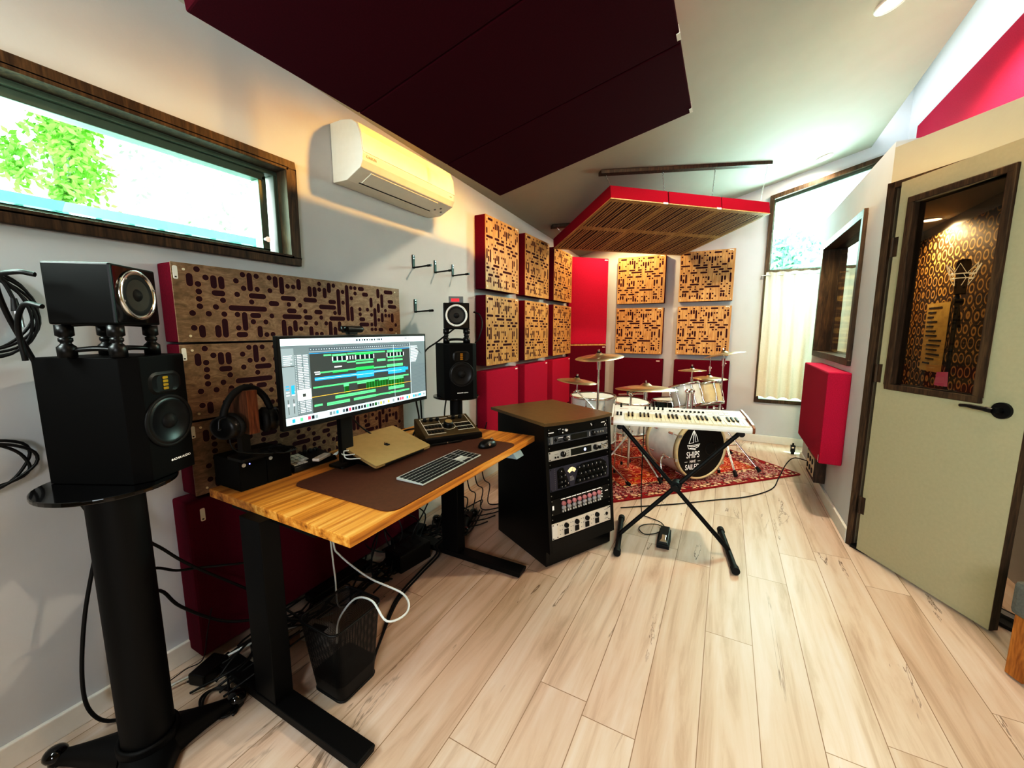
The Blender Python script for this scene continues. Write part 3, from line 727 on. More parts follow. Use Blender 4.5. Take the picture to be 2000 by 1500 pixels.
downlight(.722, 5.08, ceil_z(.722, 5.08) - .001, 14, 'round white downlight in the ceiling beside the far window')
downlight(.66, 3.05, ceil_z(.66, 3.05) - .001, 95, 'round ceiling downlight high above the booth door, at the top edge of the photo')
downlight(.6, .9, ceil_z(.6, .9) - .001, 14, 'round ceiling downlight above the viewer', (1, .70, .38))
downlight(-.70, .55, ceil_z(-.70, .55) - .001, 2, 'round ceiling downlight hidden above the near part of the red ceiling cloud', col=(1, .5, .10))
downlight(-.75, 2.0, ceil_z(-.75, 2.0) - .001, 72, 'round ceiling downlight hidden above the far part of the red ceiling cloud', col=(1, .47, .08))
downlight(-1.12, 4.78, ceil_z(-1.12, 4.78) - .001, 26, 'round ceiling downlight hidden behind the hung cloud near the far corner', col=(1, .72, .36))
t = downlight(1.25, 4.1, 2.079, 50, 'glowing round downlight on the booth ceiling behind the door glass', slope=False)
SC.view_settings.view_transform = 'Standard'
SC.view_settings.look = 'None'
SC.view_settings.exposure = .84
SC.view_settings.use_curve_mapping = True
cm = SC.view_settings.curve_mapping
cv = cm.curves[3]
cv.points[0].location = (0, 0); cv.points[1].location = (1, 1)
for p in ((.03, .0145), (.12, .10), (.45, .52)): cv.points.new(*p)
cm.update()
SC.cycles.max_bounces = 8; SC.cycles.diffuse_bounces = 4; SC.cycles.glossy_bounces = 4; SC.cycles.transparent_max_bounces = 12
SC.cycles.caustics_reflective = False; SC.cycles.caustics_refractive = False
SC.cycles.sample_clamp_indirect = 6.
SC.cycles.use_denoising = True
# ------------------------------------------------------------------ acoustic panels
def tag_part(parent, x, y, z, w, h, lines=True, ax='v'):
    """small white woven label on the front of a panel, local y outward"""
    F = frame((x, y, z), (-1, 0, 0), (0, 0, 1), (0, 1, 0))
    q = MB(); q.prism(rrect(w, h, min(w, h) * .3, 3), 0, .0012, F, 0)
    if ax == 'v':
        q.prism(rrect(w * .4, h * .10, .001, 2, 0, -h * .34), .0012, .0016, F, 1)
    else:
        q.prism(rrect(w * .12, h * .4, .001, 2, w * .34, 0), .0012, .0016, F, 1)
    return part('label_tag', q, [M_tag, M_ink, M_grey], parent)
def slot_plate(w, h, d, dots, slots, r, t=.005):
    q = MB(); q.box((0, d, 0), (w, d + t, h), 0)
    F = frame((0, 0, 0), (-1, 0, 0), (0, 0, 1), (0, 1, 0))   # viewer-right is local -x
    def put(p0, p1):
        q.prism(capsule(p0, p1, r + .0011), d + t, d + t + .0003, F, 1); q.prism(capsule(p0, p1, r), d + t + .0003, d + t + .0006, F, 2)
    for u, v in dots: put((u * w - w, v * h), (u * w - w, v * h))
    for a, c, e, f in slots: put((a * w - w, c * h), (e * w - w, f * h))
    return q
def soft_box(q, w, d, h, r=.012): q.box((0, 0, 0), (w, d, h))
def fabric_panel(label, loc, rz, w, h, d, mat, group, tagpos=None, cat='acoustic panel', M=None, tagax='h'):
    t = thing('mounted_fabric_panel', label, cat, loc, rz, group, M=M)
    q = MB(); soft_box(q, w, d, h); part('fabric_body', q, mat, t, .010)
    if tagpos: tag_part(t, tagpos[0], d, tagpos[1], .045 if tagax == 'h' else .016, .012 if tagax == 'h' else .05, ax=tagax)
    return t
def slot_panel(name, w, h, d, plate_mesh, label, group, loc, rz, mat=M_red2, tagpos=None, tagax='h'):
    t = thing(name, label, 'acoustic panel', loc, rz, group)
    q = MB(); soft_box(q, w, d, h); part('fabric_body', q, mat, t, .006)
    o = link('slotted_face', plate_mesh, t)
    sx_ = .022 if w < .8 else .036
    for x in (sx_, w - sx_):
        for z in (.022, h - .022):
            part('screw', MB().cyl((x, d + .005, z), (x, d + .0075, z), .0045, n=10), M_ivory, t)
    if tagpos: tag_part(t, tagpos[0], d + .005, tagpos[1], .045 if tagax == 'h' else .014, .010 if tagax == 'h' else .045, ax=tagax)
    return t
RZL, RZB = -PI / 2, PI       # panel frames for the left wall and the far wall
LX0, FY0, LX, FY = LX, FY, LX + .0015, FY - .0015     # hung a hair off the plaster
PD = .095
# square slotted panels
SQ = .565
sq_plate = slot_plate(SQ, SQ, PD, SQ_DOTS, SQ_SLOTS, .0088).mesh('slotted_face', [M_oakp, M_rim, M_hole])
cols = ((2.745, 'nearest'), (3.445, 'middle'), (4.155, 'farthest'))
proto = None
for ci, (y, wn) in enumerate(cols):
    for zi, (z, rn) in enumerate(((1.607, 'upper'), (.995, 'lower'))):
        lab = {(0, 0): 'upper oak panel with routed slots on the left wall, nearest the air conditioner', (0, 1): 'lower pale slotted panel on the left wall, beside the small right speaker',
               (1, 0): 'upper slotted panel in the middle column on the left wall', (1, 1): 'lower slotted panel in the middle column on the left wall',
               (2, 0): 'upper slotted panel on the left wall next to the red corner trap', (2, 1): 'lower slotted panel on the left wall next to the red corner trap'}[ci, zi]
        if proto is None:
            proto = slot_panel('mounted_slotted_panel', SQ, SQ, PD, sq_plate, lab, 'slotted panels on the left wall', (LX, y + SQ, z), RZL, tagpos=(.04, SQ - .01))
        else: dup(proto, (LX, y + SQ, z), RZL, lab, 'slotted panels on the left wall')
for y, wn in cols:
    fabric_panel('plain red fabric panel low on the left wall, %s' % {'nearest': 'first behind the equipment rack', 'middle': 'second one, with the patch of sun', 'farthest': 'third one, beside the corner trap'}[wn],
                 (LX, y + SQ, .385), RZL, SQ, SQ, PD + .004, M_red, 'red fabric panels low on the left wall', (.04, SQ - .02))
for (x, z, lab) in ((-1.262, 1.607, 'upper left slotted panel on the far wall, lit warm gold'), (-1.262, .985, 'lower left slotted panel on the far wall'), (-.535, 1.612, 'upper right slotted panel on the far wall, next to the window'), (-.535, .99, 'lower right slotted panel on the far wall, behind the tilted crash cymbal')):
    dup(proto, (x + SQ, FY, z), RZB, lab, 'slotted panels on the far wall')
for x, lab in ((-1.262, 'red fabric panel low on the far wall, left one behind the big ride cymbal'), (-.535, 'red fabric panel low on the far wall, right one behind the rack toms')):
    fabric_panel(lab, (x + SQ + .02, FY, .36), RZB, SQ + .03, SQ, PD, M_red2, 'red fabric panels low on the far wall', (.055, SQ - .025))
# corner traps at 45 degrees
u = Vector((-.707, -.707, 0)); rzc = math.atan2(u.y, u.x)
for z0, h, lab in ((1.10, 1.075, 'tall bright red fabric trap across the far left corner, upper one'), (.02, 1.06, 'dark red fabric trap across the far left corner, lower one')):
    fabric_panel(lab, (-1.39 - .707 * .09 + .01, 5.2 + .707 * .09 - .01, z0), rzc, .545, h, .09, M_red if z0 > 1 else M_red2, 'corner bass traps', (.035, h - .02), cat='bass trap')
solo('wood_spacer', MB(frame((-1.39 - .707 * .09 + .01, 5.2 + .707 * .09 - .01, 0), (-.707, -.707, 0), (.707, -.707, 0), (0, 0, 1))).box((0, .01, 1.081), (.545, .085, 1.099)), M_oakp, 'thin pale wooden strip between the two red corner traps', 'spacer')
# long slotted panels behind the desk
DW, DHH = 1.09, .277
dk_plate = slot_plate(DW, DHH, PD, DESK_DOTS, DESK_SLOTS, .0105).mesh('slotted_face', [M_walnut, M_rim, M_hole])
pr = None
for z, lab in ((1.244, 'top long walnut panel with routed slots behind the monitor'), (.959, 'middle long walnut slotted panel behind the monitor'), (.674, 'bottom long walnut slotted panel, mostly hidden by the monitor and desk')):
    if pr is None: pr = slot_panel('mounted_slotted_panel', DW, DHH, PD, dk_plate, lab, 'long walnut panels behind the desk', (LX, .694 + DW, z), RZL, tagpos=(DW - .011, DHH - .035), tagax='v')
    else: dup(pr, (LX, .694 + DW, z), RZL, lab, 'long walnut panels behind the desk')
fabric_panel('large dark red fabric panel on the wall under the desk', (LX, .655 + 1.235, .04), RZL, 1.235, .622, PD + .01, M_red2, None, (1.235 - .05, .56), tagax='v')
# red absorber on the booth wall and the one on the high right wall
fabric_panel('boxy crimson absorber hung under the booth window', (KX, 3.29, .385), PI / 2, .90, .625, .125, M_red, None, (.03, .03), tagax='v')
fabric_panel('bright red panel high on the right wall above the booth', (RX, 3.25, 2.30), PI / 2, 1.57, .69, .075, M_red, None)
# ------------------------------------------------------------------ ceiling cloud of three red panels
nrm = Vector((-.2113, 0, 1)).normalized(); ux = Vector((1, 0, .2113)).normalized()
CW = 1.165
for k, (ya, yb) in enumerate(((1.832, 2.40), (1.254, 1.828), (.66, 1.25))):
    M = frame(Vector((-1.37, ya, 2.155)), ux, Vector((0, 1, 0)), nrm)
    lab = ('dark red ceiling panel nearest the drums, at the low tip of the big cloud', 'middle dark red panel of the big ceiling cloud', 'dark red ceiling panel of the big cloud nearest the viewer')[k]
    t = thing('ceiling_cloud_panel', lab, 'ceiling panel', group='red ceiling cloud panels', M=M)
    part('fabric_body', MB().box((0, 0, 0), (CW, yb - ya, .05)), plain('maroon_fabric', '#45091a', .95, var=.1, scale=160, bump=.3, spec=.1) if k == 0 else bpy.data.materials['maroon_fabric'], t, .006)
    if k < 2:
        q = MB(); q.box((CW - .012, yb - ya - .06 if k else yb - ya - .045, -.002), (CW + .003, yb - ya - .02 if k else yb - ya - .005, .03)); part('label_tag', q, M_tag, t)
    for xx in (.15, CW - .15):
        top = Vector(M @ Vector((xx, (yb - ya) / 2, .05)))
        L = (ceil_z(top.x, top.y) - top.z) / 1.0
        part('standoff', MB(M.inverted()).cyl(top, (top.x, top.y, top.z + L + .01), .012, n=10), M_steel, t)
# ------------------------------------------------------------------ hung cloud of three slatted panels over the drums
A = Vector((-.856, 3.222, 2.288)); B = Vector((.276, 4.354, 2.302)); D = Vector((-1.655, 4.02, 2.122))
ex = (B - A).normalized(); ey = (D - A); ey = (ey - ex * ey.dot(ex)).normalized(); ez = ex.cross(ey)
Lx = (B - A).length; Ly = 1.142
pw = Lx / 3
q0 = MB(); w_ = pw - .006
q0.box((0, 0, 0), (w_, Ly, .008), 0)
Rn = random.Random(4)
widths = [.008, .013, .007, .007, .018, .008, .021, .007, .008, .015, .008, .007, .013, .019, .007, .008]
for seg in range(2):
    ys, ye = (.045, .53) if seg == 0 else (.605, Ly - .04)
    x = .03
    for i, wv in enumerate(widths):
        q0.box((x, ys, -.0008), (x + wv, ye, .0), 1)
        x += wv + (.017 if i % 3 else .024)
        if x > w_ - .04: break
sl_mesh = q0.mesh('slatted_face', [M_slatw, M_hole])
for k in range(3):
    M = frame(A + ex * (pw * k), ex, ey, ez)
    lab = ('slatted oak hanging panel over the drums, left third of the hung cloud', 'slatted oak hanging panel over the drums, middle third of the hung cloud', 'slatted oak hanging panel over the drums, right third by the window')[k]
    t = thing('hanging_cloud_panel', lab, 'ceiling panel', group='slatted panels of the hung cloud', M=M)
    part('fabric_body', MB().box((0, 0, .008), (w_, Ly, .105)), M_red3, t, .006)
    link('slatted_face', sl_mesh, t)
    if k < 2: part('label_tag', MB().box((w_ - .05, -.0025, -.0025), (w_ - .005, .001, .012)), M_tag, t)
# two dark rails screwed to the ceiling, with chains
rails = []
for (xa, ya), (xb, yb), lab in (((-.99, 3.36), (.26, 4.64), 'long dark wooden rail on the ceiling carrying the front chains of the hung cloud'), ((-1.66, 3.97), (-.55, 5.1), 'dark wooden rail on the ceiling carrying the rear chains, mostly hidden by the hung cloud')):
    d = Vector((xb - xa, yb - ya, 0)).normalized() * .0; n2 = Vector((-(yb - ya), xb - xa, 0)).normalized() * .022
    pts = []
    for dz in (-.03, -.001):
        for (x, y), s in (((xa, ya), -1), ((xb, yb), -1), ((xb, yb), 1), ((xa, ya), 1)):
            p = Vector((x, y, 0)) + n2 * s; pts.append((p.x, p.y, ceil_z(p.x, p.y) + dz))
    solo('ceiling_rail', MB().hexa(pts), M_brown, lab, 'rail', bevel=.003)
def chain(p0, p1, label):
    q = MB(); p0 = Vector(p0); p1 = Vector(p1); L = (p1 - p0).length; ax = (p1 - p0).normalized(); n = int(L / .017)
    sx = ax.orthogonal().normalized(); sy = ax.cross(sx)
    for i in range(n):
        c = p0 + ax * (i + .5) * L / n; s = sx if i % 2 else sy
        pts = [c + ax * (math.sin(2 * PI * j / 10) * .0125) + s * (math.cos(2 * PI * j / 10) * .005) for j in range(10)]
        q.tube(pts, .0017, 5, closed=True)
    solo('hanging_chain', q, M_chrome, label, 'chain', 'chains of the hung cloud')
for (fx, txt) in ((.0, 'left end'), (.32, 'second from the left'), (.64, 'third from the left'), (.99, 'right end beside the window')):
    rp = Vector((-.99 + 1.25 * (.03 + fx * .96), 3.36 + 1.28 * (.03 + fx * .96), 0)); rp.z = ceil_z(rp.x, rp.y) - .03
    tp = A + ex * (.05 + fx * (Lx - .1)) + ey * .05 + ez * .105
    chain(rp, tp, 'thin steel chain from the front rail to the hung cloud, %s' % txt)
for (fx, txt) in ((.0, 'left'), (.5, 'middle'), (.95, 'right')):
    rp = Vector((-1.66 + 1.11 * (.04 + fx * .92), 3.97 + 1.13 * (.04 + fx * .92), 0)); rp.z = ceil_z(rp.x, rp.y) - .03
    tp = A + ex * (.1 + fx * (Lx - .2)) + ey * (Ly - .06) + ez * .105
    chain(rp, tp, 'thin steel chain from the rear rail to the back of the hung cloud, %s one' % txt)
# ------------------------------------------------------------------ desk
LX, FY = LX0, FY0
TX0, TX1, TY0, TY1, TZ = -1.627, -.888, .705, 1.926, .715
t = thing('standing_desk', 'sit-stand desk with a striped golden wood top and black steel legs', 'desk', (-1.32, 1.32, 0))
L = Matrix.Translation((1.32, -1.32, 0))
q = MB(L); q.box((TX0, TY0, TZ - .031), (TX1, TY1, TZ)); part('desktop', q, M_desk, t, .003)
for ya, yb in ((.668, .738), (1.716, 1.788)):
    q = MB(L); q.prism([(-1.62, .004), (-.875, .004), (-.868, .03), (-.872, .034), (-1.62, .034)], -yb, -ya, frame((0, 0, 0), (1, 0, 0), (0, 0, 1), (0, -1, 0))); part('foot', q, M_powder, t, .002)
    q = MB(L); q.box((-1.375, ya + .003, .034), (-1.262, yb - .003, .684)); part('leg', q, M_powder, t, .003)
    q = MB(L); q.box((-1.5, ya + .045, .668), (-1.05, yb - .004, .684)); part('top_bracket', q, M_powder, t, .002)
q = MB(L); q.box((-1.36, .73, .645), (-1.30, 1.72, .684)); part('crossbar', q, M_powder, t, .002)
q = MB(L); q.hexa([(-.945, 1.68, .655), (-.87, 1.68, .655), (-.87, 1.76, .655), (-.945, 1.76, .655), (-.945, 1.68, .683), (-.89, 1.68, .683), (-.89, 1.76, .683), (-.945, 1.76, .683)]); part('height_control', q, M_blue, t, .003, label='pale blue height control paddle')
# mat
F0 = Matrix.Identity(4)
q = MB(); q.prism(rrect(.502, .866, .045, 6, -1.146, 1.301), TZ + .0005, TZ + .0035); solo('desk_mat', q, M_leather, 'long brown leather desk mat with rounded corners on the wooden desk', 'desk mat')
MZ = TZ + .0045
# ------------------------------------------------------------------ studio monitors, isolation stands, single-driver cubes
def tower(stand_xy, plate_z, A, ang, h, side, cubeA, cubeang, cubez):
    S = {'L': 'left', 'R': 'right'}[side]
    beside = {'L': 'in the left foreground', 'R': 'behind the right end of the desk'}[side]
    # stand
    px, py = stand_xy
    t = thing('speaker_stand', 'tall black column speaker stand %s' % {'L': 'with curved cast feet, in the left foreground', 'R': 'mostly hidden behind the right end of the desk'}[side], 'speaker stand', (px, py, 0), math.radians(ang), 'speaker stands')
    q = MB(); q.cyl((0, 0, .05), (0, 0, plate_z - .012), .0625 if side == 'L' else .04, n=40); part('column', q, M_powder, t)
    q = MB(); q.cyl((0, 0, .045), (0, 0, .075), .074 if side == 'L' else .05, n=40)
    q.torus((0, 0, .075), (0, 0, 1), .068 if side == 'L' else .045, .007, 40, 8); part('collar', q, M_powder, t)
    for k, a in enumerate({'L': (214, 338, 74), 'R': (200, 320, 80)}[side]):
        a = math.radians(a - ang); q = MB()
        n = 9; ln = (.262, .262, .222)[k] if side == 'L' else .15
        c, s_ = math.cos(a), math.sin(a)
        pts = []
        for i in range(n):
            f = i / (n - 1); r = .04 + (ln - .04) * f
            w = .058 * (1 - f) ** 1.6 + .021; ht = .062 - .028 * f
            pts.append((r, w, ht))
        rings = []
        for r, w, ht in pts:
            for yy, zz in ((-w, .012), (-w * .8, ht - .006), (-w * .4, ht), (w * .4, ht), (w * .8, ht - .006), (w, .012)):
                rings.append((r * c - yy * s_, r * s_ + yy * c, zz))
        fs = []
        for i in range(n - 1):
            for j in range(6): fs.append((i * 6 + j, (i + 1) * 6 + j, (i + 1) * 6 + (j + 1) % 6, i * 6 + (j + 1) % 6))
        q.add(rings, fs, 0, True); q.add(rings[:6], [tuple(range(6))]); q.add(rings[-6:], [tuple(range(6))[::-1]])
        lg = part('leg', q, M_powder, t)
        q = MB(); q.ball((ln * c, ln * s_, .03), .029, sc=(1, 1, .75)); q.cyl((ln * c, ln * s_, 0), (ln * c, ln * s_, .02), .02); part('foot_cap', q, M_gloss, lg)
    q = MB()
    ox, oy, rx_, ry_ = ((-.047, .005, .165, .15) if side == 'L' else (0, 0, .15, .135))
    q = MB(Matrix.Rotation(-math.radians(ang), 4, 'Z'))
    q.prism([(ox + rx_ * math.cos(2 * PI * i / 48), oy + ry_ * math.sin(2 * PI * i / 48)) for i in range(48)], plate_z - .012, plate_z); part('top_plate', q, M_gloss, t, .003)
    # main monitor
    w, d, bv = .2, .268, .03
    ca, sa = math.cos(math.radians(ang)), math.sin(math.radians(ang))
    org = Vector((A[0], A[1], plate_z + .001)) - Vector((-sa, ca, 0)) * bv
    t = thing('studio_monitor', 'black two-way studio speaker with a gold ribbon tweeter, %s' % {'L': 'on the left foreground stand', 'R': 'on the stand behind the desk'}[side], 'speaker', org, math.radians(ang), 'studio monitors')
    q = MB(); poly = [(0, bv), (bv, 0), (w - bv, 0), (w, bv), (w, d), (0, d)]
    q.prism(poly, 0, h); part('cabinet', q, M_blackm, t, .002)
    cz = .455 * h; wr = .068
    q = MB(frame((w / 2, 0, cz), (1, 0, 0), (0, 0, 1), (0, -1, 0)))
    q.lathe([(wr + .009, 0), (wr + .009, .004), (wr + .003, .006), (wr, .003)], n=44); part('woofer_ring', q, M_rubber, t)
    q = MB(frame((w / 2, 0, cz), (1, 0, 0), (0, 0, 1), (0, -1, 0)))
    q.lathe([(wr + .001, .003), (wr - .006, .007), (wr - .012, .003), (.022, .0008)], n=44); cn = part('woofer', q, M_cone, t)
    q = MB(frame((w / 2, 0, cz), (1, 0, 0), (0, 0, 1), (0, -1, 0))); q.lathe([(.023, .0008), (.02, .007), (.012, .0115), (.0005, .013)], n=28); part('dust_cap', q, M_rubber, cn)
    tz = .775 * h
    q = MB(frame((w / 2, 0, tz), (1, 0, 0), (0, 0, 1), (0, -1, 0)))
    oo = rrect(.105, .066, .028, 6); ii = rrect(.086, .05, .018, 6); n = len(oo)
    q.add([(x, y, 0) for x, y in oo] + [(x, y, .003) for x, y in ii], [(i, (i + 1) % n, n + (i + 1) % n, n + i) for i in range(n)], 0, False)
    q.add([(x, y, .003) for x, y in ii] + [(x * .62, y * .9, .0008) for x, y in ii], [(i, (i + 1) % n, n + (i + 1) % n, n + i) for i in range(n)], 0, False)
    q.add([(x * .62, y * .9, .0008) for x, y in ii], [tuple(range(n))], 0)
    wg = part('tweeter_waveguide', q, M_black, t)
    q = MB(frame((w / 2, 0, tz), (1, 0, 0), (0, 0, 1), (0, -1, 0)))
    for i in range(4): q.prism(rrect(.017, .0075, .002, 2, 0, -.0155 + i * .0103), .001, .0025)
    part('ribbon_tweeter', q, M_gold, wg)
    q = MB(frame((w / 2 - (.0 if side == 'R' else -.02), -.0004, .115 * h), (1, 0, 0), (0, 0, 1), (0, -1, 0)))
    put_text(q, 'ADAM AUDIO', .0095, Matrix.Translation((.008, 0, 0)), bold=.0002); q.disc((-.026, 0, 0), (0, 0, 1), .0032); part('front_lettering', q, M_print, t)
    topz = plate_z + .001 + h
    # iso stand and cube
    ang2 = cubeang; ca, sa = math.cos(math.radians(ang2)), math.sin(math.radians(ang2))
    cw, chh, cd = (.166 if side == 'L' else .158), .157, .15
    ih = cubez - topz - .002
    cc = Vector((cubeA[0], cubeA[1], 0)) + Vector((ca, sa, 0)) * cw / 2 + Vector((-sa, ca, 0)) * cd / 2
    t = thing('isolation_stand', 'small black four-post isolation stand %s' % {'L': 'on top of the left foreground monitor', 'R': 'on top of the right monitor behind the desk'}[side], 'speaker stand', (cc.x, cc.y, topz + .001), math.radians(ang2), 'isolation stands')
    for zz, nm in ((.006, 'lower_frame'), (ih - .012, 'upper_frame')):
        q = MB()
        sx, sy = .064, .058
        for s in (-1, 1):
            q.tube(spline([(-sx, s * sy, zz + .012), (0, s * (sy - .012), zz + .016), (sx, s * sy, zz + .012)], 6), .006, 8)
            q.tube(spline([(s * sx, -sy, zz + .012), (s * (sx - .012), 0, zz + .016), (s * sx, sy, zz + .012)], 6), .006, 8)
        part(nm, q, M_black, t)
    for sx in (-.064, .064):
        for sy in (-.058, .058):
            q = MB(Matrix.Translation((sx, sy, 0)))
            q.lathe([(.0005, 0), (.019, 0), (.019, .028), (.013, .034), (.010, .038), (.014, .043), (.014, ih * .6), (.010, ih * .62), (.018, ih * .68), (.018, ih), (.0005, ih)], n=18); part('post', q, M_black, t)
    org = Vector((cubeA[0], cubeA[1], cubez))
    t = thing('cube_speaker', 'glossy black cube speaker with one silver-rimmed driver, %s' % {'L': 'at the upper left', 'R': 'right one behind the desk'}[side], 'speaker', org, math.radians(ang2), 'cube speakers')
    q = MB(); q.box((0, 0, 0), (cw, cd, chh)); part('cabinet', q, M_satin, t, .005)
    q = MB(); q.prism(rrect(cw - .012, chh - .012, .004, 2, cw / 2, chh / 2), 0, .0015, frame((0, 0, 0), (1, 0, 0), (0, 0, 1), (0, -1, 0))); part('front_baffle', q, M_gloss, t)
    Fc = frame((cw / 2, -.0015, chh / 2 + .002), (1, 0, 0), (0, 0, 1), (0, -1, 0))
    q = MB(Fc); q.lathe([(.0675, 0), (.0675, .005), (.064, .007), (.056, .006), (.055, .002)], n=48); part('driver_ring', q, M_chrome if side == 'L' else M_wplast, t, label='silver driver rim' if side == 'L' else 'pale driver rim')
    for i in range(6):
        a = 2 * PI * i / 6 + .3; part('screw', MB(Fc).cyl((.061 * math.cos(a), .061 * math.sin(a), .006), (.061 * math.cos(a), .061 * math.sin(a), .0085), .0028, n=8), M_steel, t)
    q = MB(Fc); q.lathe([(.056, .002), (.05, .006), (.043, .003)], n=40); part('surround', q, M_rubber, t)
    q = MB(Fc); q.lathe([(.043, .003), (.016, .0007)], n=40); cn = part('cone', q, M_cone2, t)
    q = MB(Fc); q.lathe([(.017, .0008), (.013, .006), (.0005, .009)], n=24); part('dust_cap', q, M_rubber, cn)
tower((-1.476, .415), .864, (-1.415, .437), 116, .35, 'L', (-1.402, .442), 128, 1.302)
tower((-1.504, 2.056), .872, (-1.468, 1.892), 50, .33, 'R', (-1.535, 1.985), 38, 1.293)
# small gadget on the right cube
t = thing('pocket_device', 'small glass pocket device with a red display leaning on the right cube speaker', 'device', (-1.50, 2.07, 1.4515), math.radians(38))
q = MB(Matrix.Rotation(math.radians(-20), 4, 'X')); q.box((-.045, 0, 0.003), (.045, .008, .045)); part('body', q, M_grey, t, .002)
q = MB(Matrix.Rotation(math.radians(-20), 4, 'X')); q.box((-.03, -.0008, .01), (.02, 0, .03)); part('display', q, plain('red_display', '#d23b44', .4, emit=.6), t)
# ------------------------------------------------------------------ ultrawide monitor
t = thing('computer_monitor', 'wide black computer monitor showing a music arranging program', 'monitor', (-1.33, .815, TZ + .001), PI / 2)
MW, MHh, mz = .755, .331, .221
q = MB(); q.box((0, 0, mz), (MW, .022, mz + MHh)); q.box((.12, .022, mz + .06), (MW - .12, .05, mz + MHh - .06)); part('housing', q, M_black, t, .003)
sx0, sx1, sz0, sz1 = .011, MW - .010, mz + .018, mz + MHh - .011
SW, SH = sx1 - sx0, sz1 - sz0
q = MB(); keys = list(SCR); lay = [0.]
def sr(u0, v0, u1, v1, k):
    lay[0] += .000004
    y = -.0006 - lay[0]
    q.add([(sx0 + u0 * SW, y, sz0 + v0 * SH), (sx0 + u1 * SW, y, sz0 + v0 * SH), (sx0 + u1 * SW, y, sz0 + v1 * SH), (sx0 + u0 * SW, y, sz0 + v1 * SH)], [(0, 1, 2, 3)], keys.index(k))
sr(0, 0, 1, 1, 'bg'); sr(0, .92, 1, 1, 't'); sr(0, .89, 1, .92, 'L'); sr(0, .095, .062, .89, 'p'); sr(.062, .095, .143, .89, 'L')
sr(.143, .845, .855, .89, 'r'); sr(.143, .83, .855, .845, 'p'); sr(.143, .815, .855, .822, 'B')
sr(.857, .095, 1, .90, 'L'); sr(0, 0, 1, .09, 'd'); sr(.855, .09, .858, .9, 't')
rr = random.Random(3)
for i in range(46):
    x = .15 + i * .0152; sr(x, .862, x + .004, .872, 't')
for i in range(34):
    v = .80 - i * .0205
    if .30 < v < .40: continue
    sr(.066, v, .07, v + .006, 't'); sr(.077, v, .098 + rr.random() * .008, v + .009, 'W'); sr(.108, v, .134, v + .009, 'W' if i % 3 else 't')
sr(.066, .27, .14, .40, 'W'); sr(.093, .31, .11, .35, 'bg')
for i in range(6): sr(.008, .80 - i * .022, .03 + rr.random() * .025, .808 - i * .022, 'W')
sr(.0, .68, .06, .69, 'bg')
for x in (.01, .038):
    for i in range(4): sr(x, .45 - i * .035, x + .017, .462 - i * .035, 'B' if i < 2 else 'W')
    sr(x + .006, .13, x + .009, .30, 'bg'); sr(x + .003, .22, x + .013, .25, 'W')
sr(.037, .36, .053, .45, 'B')
for i in range(13): sr(.862, .84 - i * .02, .94 - abs(i - 4) * .004, .85 - i * .02, 'W' if i % 2 else 't')
for i in range(9): sr(.905 + i * .008, .80 - i * .012, .93 + i * .005, .808 - i * .012, 'bg')
for i in range(22): sr(.86, .55 - i * .021, .998, .553 - i * .021, 'r')
for u0, u1, v, h, k in SCREEN:
    sr(u0, v - h / 2, u1, v + h / 2, k)
    if k == 'K':
        n = max(2, int((u1 - u0) / .028))
        for i in range(n + 1):
            x = u0 + (u1 - u0) * i / n; sr(x - .0035, v - h / 2, x + .0035, v + h / 2, 'W')
    if k == 'D':
        n = max(1, int((u1 - u0) / .02))
        for i in range(n): sr(u0 + (u1 - u0) * i / n, v - h / 2, u0 + (u1 - u0) * i / n + .001, v + h / 2, 'G')
    if k in 'GB' and u1 - u0 > .1: sr(u0, v - .002, u1, v + .002, 'H' if k == 'G' else 'W')
sr(.709, .1, .7105, .88, 't')
for i in range(11): sr(.43 + i * .018 + (i % 3) * .002, .952, .441 + i * .018, .978, 'K')
for i in range(9): sr(.34 + i * .01, .957, .345 + i * .01, .968, 'p')
sr(.81, .965, .83, .975, 'K'); sr(.845, .965, .852, .975, 'K')
for i in range(44):
    k = ('B', 't', 'G', 't', 'R', 'K', 'p', 't', 't', 'W', 'L', 'p', 'B', 't', 'r', 'K', 'R', 'K', 'bg', 'K', 'bg', 'K', 'G', 'K', 'bg', 'D', 'p', 'Y', 'p', 't', 'Y', 'W', 'p', 'W', 'K', 'R', 'R', 't', 'B', 'Y', 't', 'B', 'L', 'p')[i]
    sr(.03 + i * .0205, .024, .0445 + i * .0205, .066, k)
sr(.925, .03, .95, .065, 'B'); sr(.97, .03, .985, .065, 'p')
part('screen', q, [SCR[k] for k in keys], t)
q = MB(); q.box((.27, .05, .02), (.33, .075, mz + .2)); q.box((.24, .05, mz + .08), (.36, .062, mz + .2)); part('stand_neck', q, M_black, t, .004)
q = MB(); q.prism(rrect(.10, .09, .012, 4, .30, .075), 0, .010); part('stand_base', q, M_black, t, .002)
# webcam
t = thing('webcam', 'small black webcam clipped on top of the wide monitor', 'webcam', (-1.335, 1.125, .715 + .001 + mz + MHh + .001), PI / 2)
q = MB(); q.tube(spline([(-.05, 0, .02), (-.035, -.004, .021), (.035, -.004, .021), (.05, 0, .02)], 5), [.008] * 2 + [.0135] * 12 + [.008] * 2, 12); part('housing', q, M_black, t)
part('lens', MB().cyl((-.036, -.012, .021), (-.036, -.02, .021), .010, n=20), M_gloss, t)
q = MB(); q.box((-.018, -.012, 0), (.022, .012, .010)); part('clip', q, M_rubber, t, .002)
